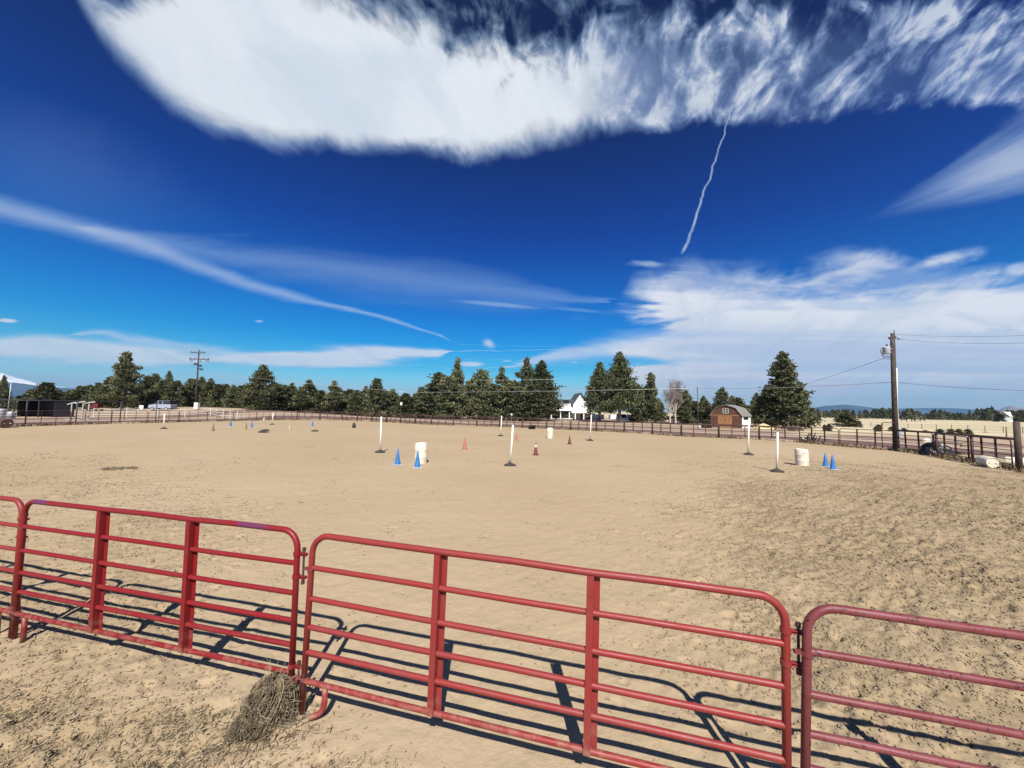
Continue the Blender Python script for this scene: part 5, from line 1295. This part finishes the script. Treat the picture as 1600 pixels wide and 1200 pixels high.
# ------------------------------------------------------------------ left background: white corral, shelter, jump standards
p = base(52, 62); t = empty('shade_shelter', p, R(-8), 'low dark open shelter with a flat roof behind the left fence', 'shelter')
k_ = 62/CF; w2 = 36*k_; zt = at(50, 624.5, 62).z - p.z
MB().box(-w2, w2, -1.5, 3.0, zt - .16, zt).build('roof', M['black'], t); MB().box(-w2*.98, w2*.98, 2.8, 2.95, 0, zt - .165).build('back_wall', M['black'], t)
for x in (-w2*.95, -w2*.3, w2*.35, w2*.95): MB().box(x - .06, x + .06, -1.45, -1.33, 0, zt - .165).build('post', M['black'], t)
for s in (-1, 1): MB().box(s*w2*.975 - .05, s*w2*.975 + .05, .4, 2.78, 0, zt - .17).build('side_wall', M['black'], t)
for px, py0, Y, lab in ((20, 641, 55, 'pale round feed tub left in front of the dark shelter'), (3, 641, 47, 'pale upright tank at the left edge of the photo')):
    p = base(px, Y); h = .9 if px > 10 else 1.5; o = MB().lathe([(.42, 0), (.45, h*.9), (.40, h), (.05, h + .05)], 14).build('tub', M['steel'], None, True, p); tag(o, lab, 'tub')
p = ground(0, 668.5); t = barrel(p + Vector((0, .2, .42)), (R(90), 0, R(70)), .8, .42, 'dark brown barrel lying against the fence at the left edge', shell='rust')
def standard(px, Y, top, label, ladder=False):
    p = base(px, Y); h = at(px, top, Y).z - p.z; t = empty('jump_standard', p, random.uniform(-.2, .2), label, 'jump standard', 'white jump standards behind the left fence')
    for x in ((-.42, .42) if ladder else (0,)): MB().box(x - .06, x + .06, -.05, .05, 0, h).build('upright', M['dullwhite'], t)
    if ladder:
        for k in range(4): MB().box(-.36, .36, -.03, .03, .35 + k*.42, .45 + k*.42).build('rung', M['dullwhite'], t)
    m = MB(); m.prism([(-.75, h + .0), (.1, h + .26), (.75, h + .34), (.7, h + .18), (.1, h + .12), (-.7, h - .1)], -.05, .05); m.build('wing_top', M['dullwhite'], t)
    MB().box(-.5, .5, -.35, .35, -.02, .06).build('foot', M['dullwhite'], t)
standard(113, 56, 631.5, 'white jump standard, leftmost of three behind the left fence')
standard(126, 55, 630, 'white ladder-like jump standard in the middle of three behind the left fence', True)
standard(140, 58, 630.5, 'white jump standard, rightmost of three behind the left fence')
p = base(150, 82); t = empty('utility_cart', p, .1, 'small dark red cart under the trees right of the jump standards', 'cart')
MB().box(-1.1, 1.0, -.6, .6, .55, 1.15).build('bed', M['redcart'], t); MB().box(-.2, .9, -.55, .55, 1.155, 1.6).build('hood', M['redcart'], t)
for x in (-.7, .6):
    for y in (-.66, .66): MB().tube([(x, y - .1, .35), (x, y + .1, .35)], .35, 14).build('wheel', M['rubber'], t)
MB().tube([(-1.1, 0, .7), (-1.9, 0, .5)], .04, 6).build('tongue', M['black'], t)
for px, lab in ((167, 'pale garden table right of the dark red cart'),):
    p = base(px, 80); t = empty('garden_table', p, .2, lab, 'table'); MB().box(-.9, .9, -.4, .4, .70, .76).build('top', M['tan'], t)
    for x in (-.8, .8):
        for y in (-.32, .32): MB().box(x - .04, x + .04, y - .04, y + .04, 0, .695).build('leg', M['tan'], t)
p = base(220, 80); t = empty('garden_chair', p, .4, 'white garden chair left of the silver car', 'chair')
MB().box(-.35, .35, -.3, .35, .42, .48).build('seat', M['white'], t); MB().box(-.35, .35, .33, .40, .49, 1.25).build('backrest', M['white'], t)
for x in (-.31, .31):
    for y in (-.26, .30): MB().box(x - .035, x + .035, y - .035, y + .035, 0, .415).build('leg', M['white'], t)
    MB().box(x - .05, x + .05, -.3, .32, .72, .77).build('armrest', M['white'], t)
# white pipe corral
ca, cb, cc = base(148, 62), base(330, 74), base(384, 64); cit = []
pth = [ca, cb, cc]; L1, L2 = (cb - ca).length, (cc - cb).length; n1, n2 = max(2, round(L1/3.6)), max(2, round(L2/3.6))
nodes = [ca.lerp(cb, q/n1) for q in range(n1)] + [cb.lerp(cc, q/n2) for q in range(n2 + 1)]
for a, b2 in zip(nodes[:-1], nodes[1:]):
    a = Vector((a.x, a.y, TZ(a.x, a.y))); b2 = Vector((b2.x, b2.y, TZ(b2.x, b2.y))); d = b2 - a; yaw = math.atan2(d.y, d.x)
    t = empty('corral_panel', a, yaw, None, 'corral panel', 'white pipe corral panels behind the left fence'); L = math.hypot(d.x, d.y)
    MB().tube([(0, 0, -.1), (0, 0, 1.55)], .06, 6).build('post', M['white'], t); sl_ = d.z/L
    for z in (.55, 1.0, 1.45): MB().tube([(0, 0, z), (L, 0, z + sl_*L)], .042, 6).build('rail', M['white'], t)
    cit.append((px_of((a + b2)/2)[0], t))
ordinal_labels(cit, 'white pipe corral panel')
# distant pale pole at the left edge, small white box in the trees
p = base(14, 78); o = MB().tube([(0, 0, 0), (.1, 0, at(14, 597, 78).z - p.z)], .06, 7).build('pale_pole', M['steel'], None, True, p); tag(o, 'thin pale pole by the leftmost tree', 'pole')
p = base(627, 90); t = empty('nest_box', p, 0, 'small pale box on a stake in the low trees left of the central group', 'nest box'); zz_ = at(627, 630, 90).z - p.z
MB().tube([(0, 0, 0), (0, 0, zz_ - .45)], .04, 6).build('stake', M['wood'], t); MB().box(-.22, .22, -.2, .2, zz_ - .45, zz_ + .25).build('box', M['cream'], t); MB().prism([(-.28, zz_ + .255), (.28, zz_ + .255), (0, zz_ + .42)], -.26, .26).build('roof', M['wood'], t)

# ------------------------------------------------------------------ air
hz_ = MB().box(-16500, 16500, -16500, 16500, -2.6, 760)
hm = bpy.data.materials.new('haze_air'); hm.use_nodes = True; nt = hm.node_tree
for nd in list(nt.nodes):
    if nd.type != 'OUTPUT_MATERIAL': nt.nodes.remove(nd)
pv = nt.nodes.new('ShaderNodeVolumePrincipled'); pv.inputs['Color'].default_value = (.28, .58, 1, 1); pv.inputs['Density'].default_value = .00005; pv.inputs['Anisotropy'].default_value = .3
nt.links.new(pv.outputs[0], [q for q in nt.nodes if q.type == 'OUTPUT_MATERIAL'][0].inputs['Volume'])
HAZE = True
if HAZE:
    o = hz_.build('haze', hm); tag(o, 'thin blue haze of the distance', None, None, 'stuff')
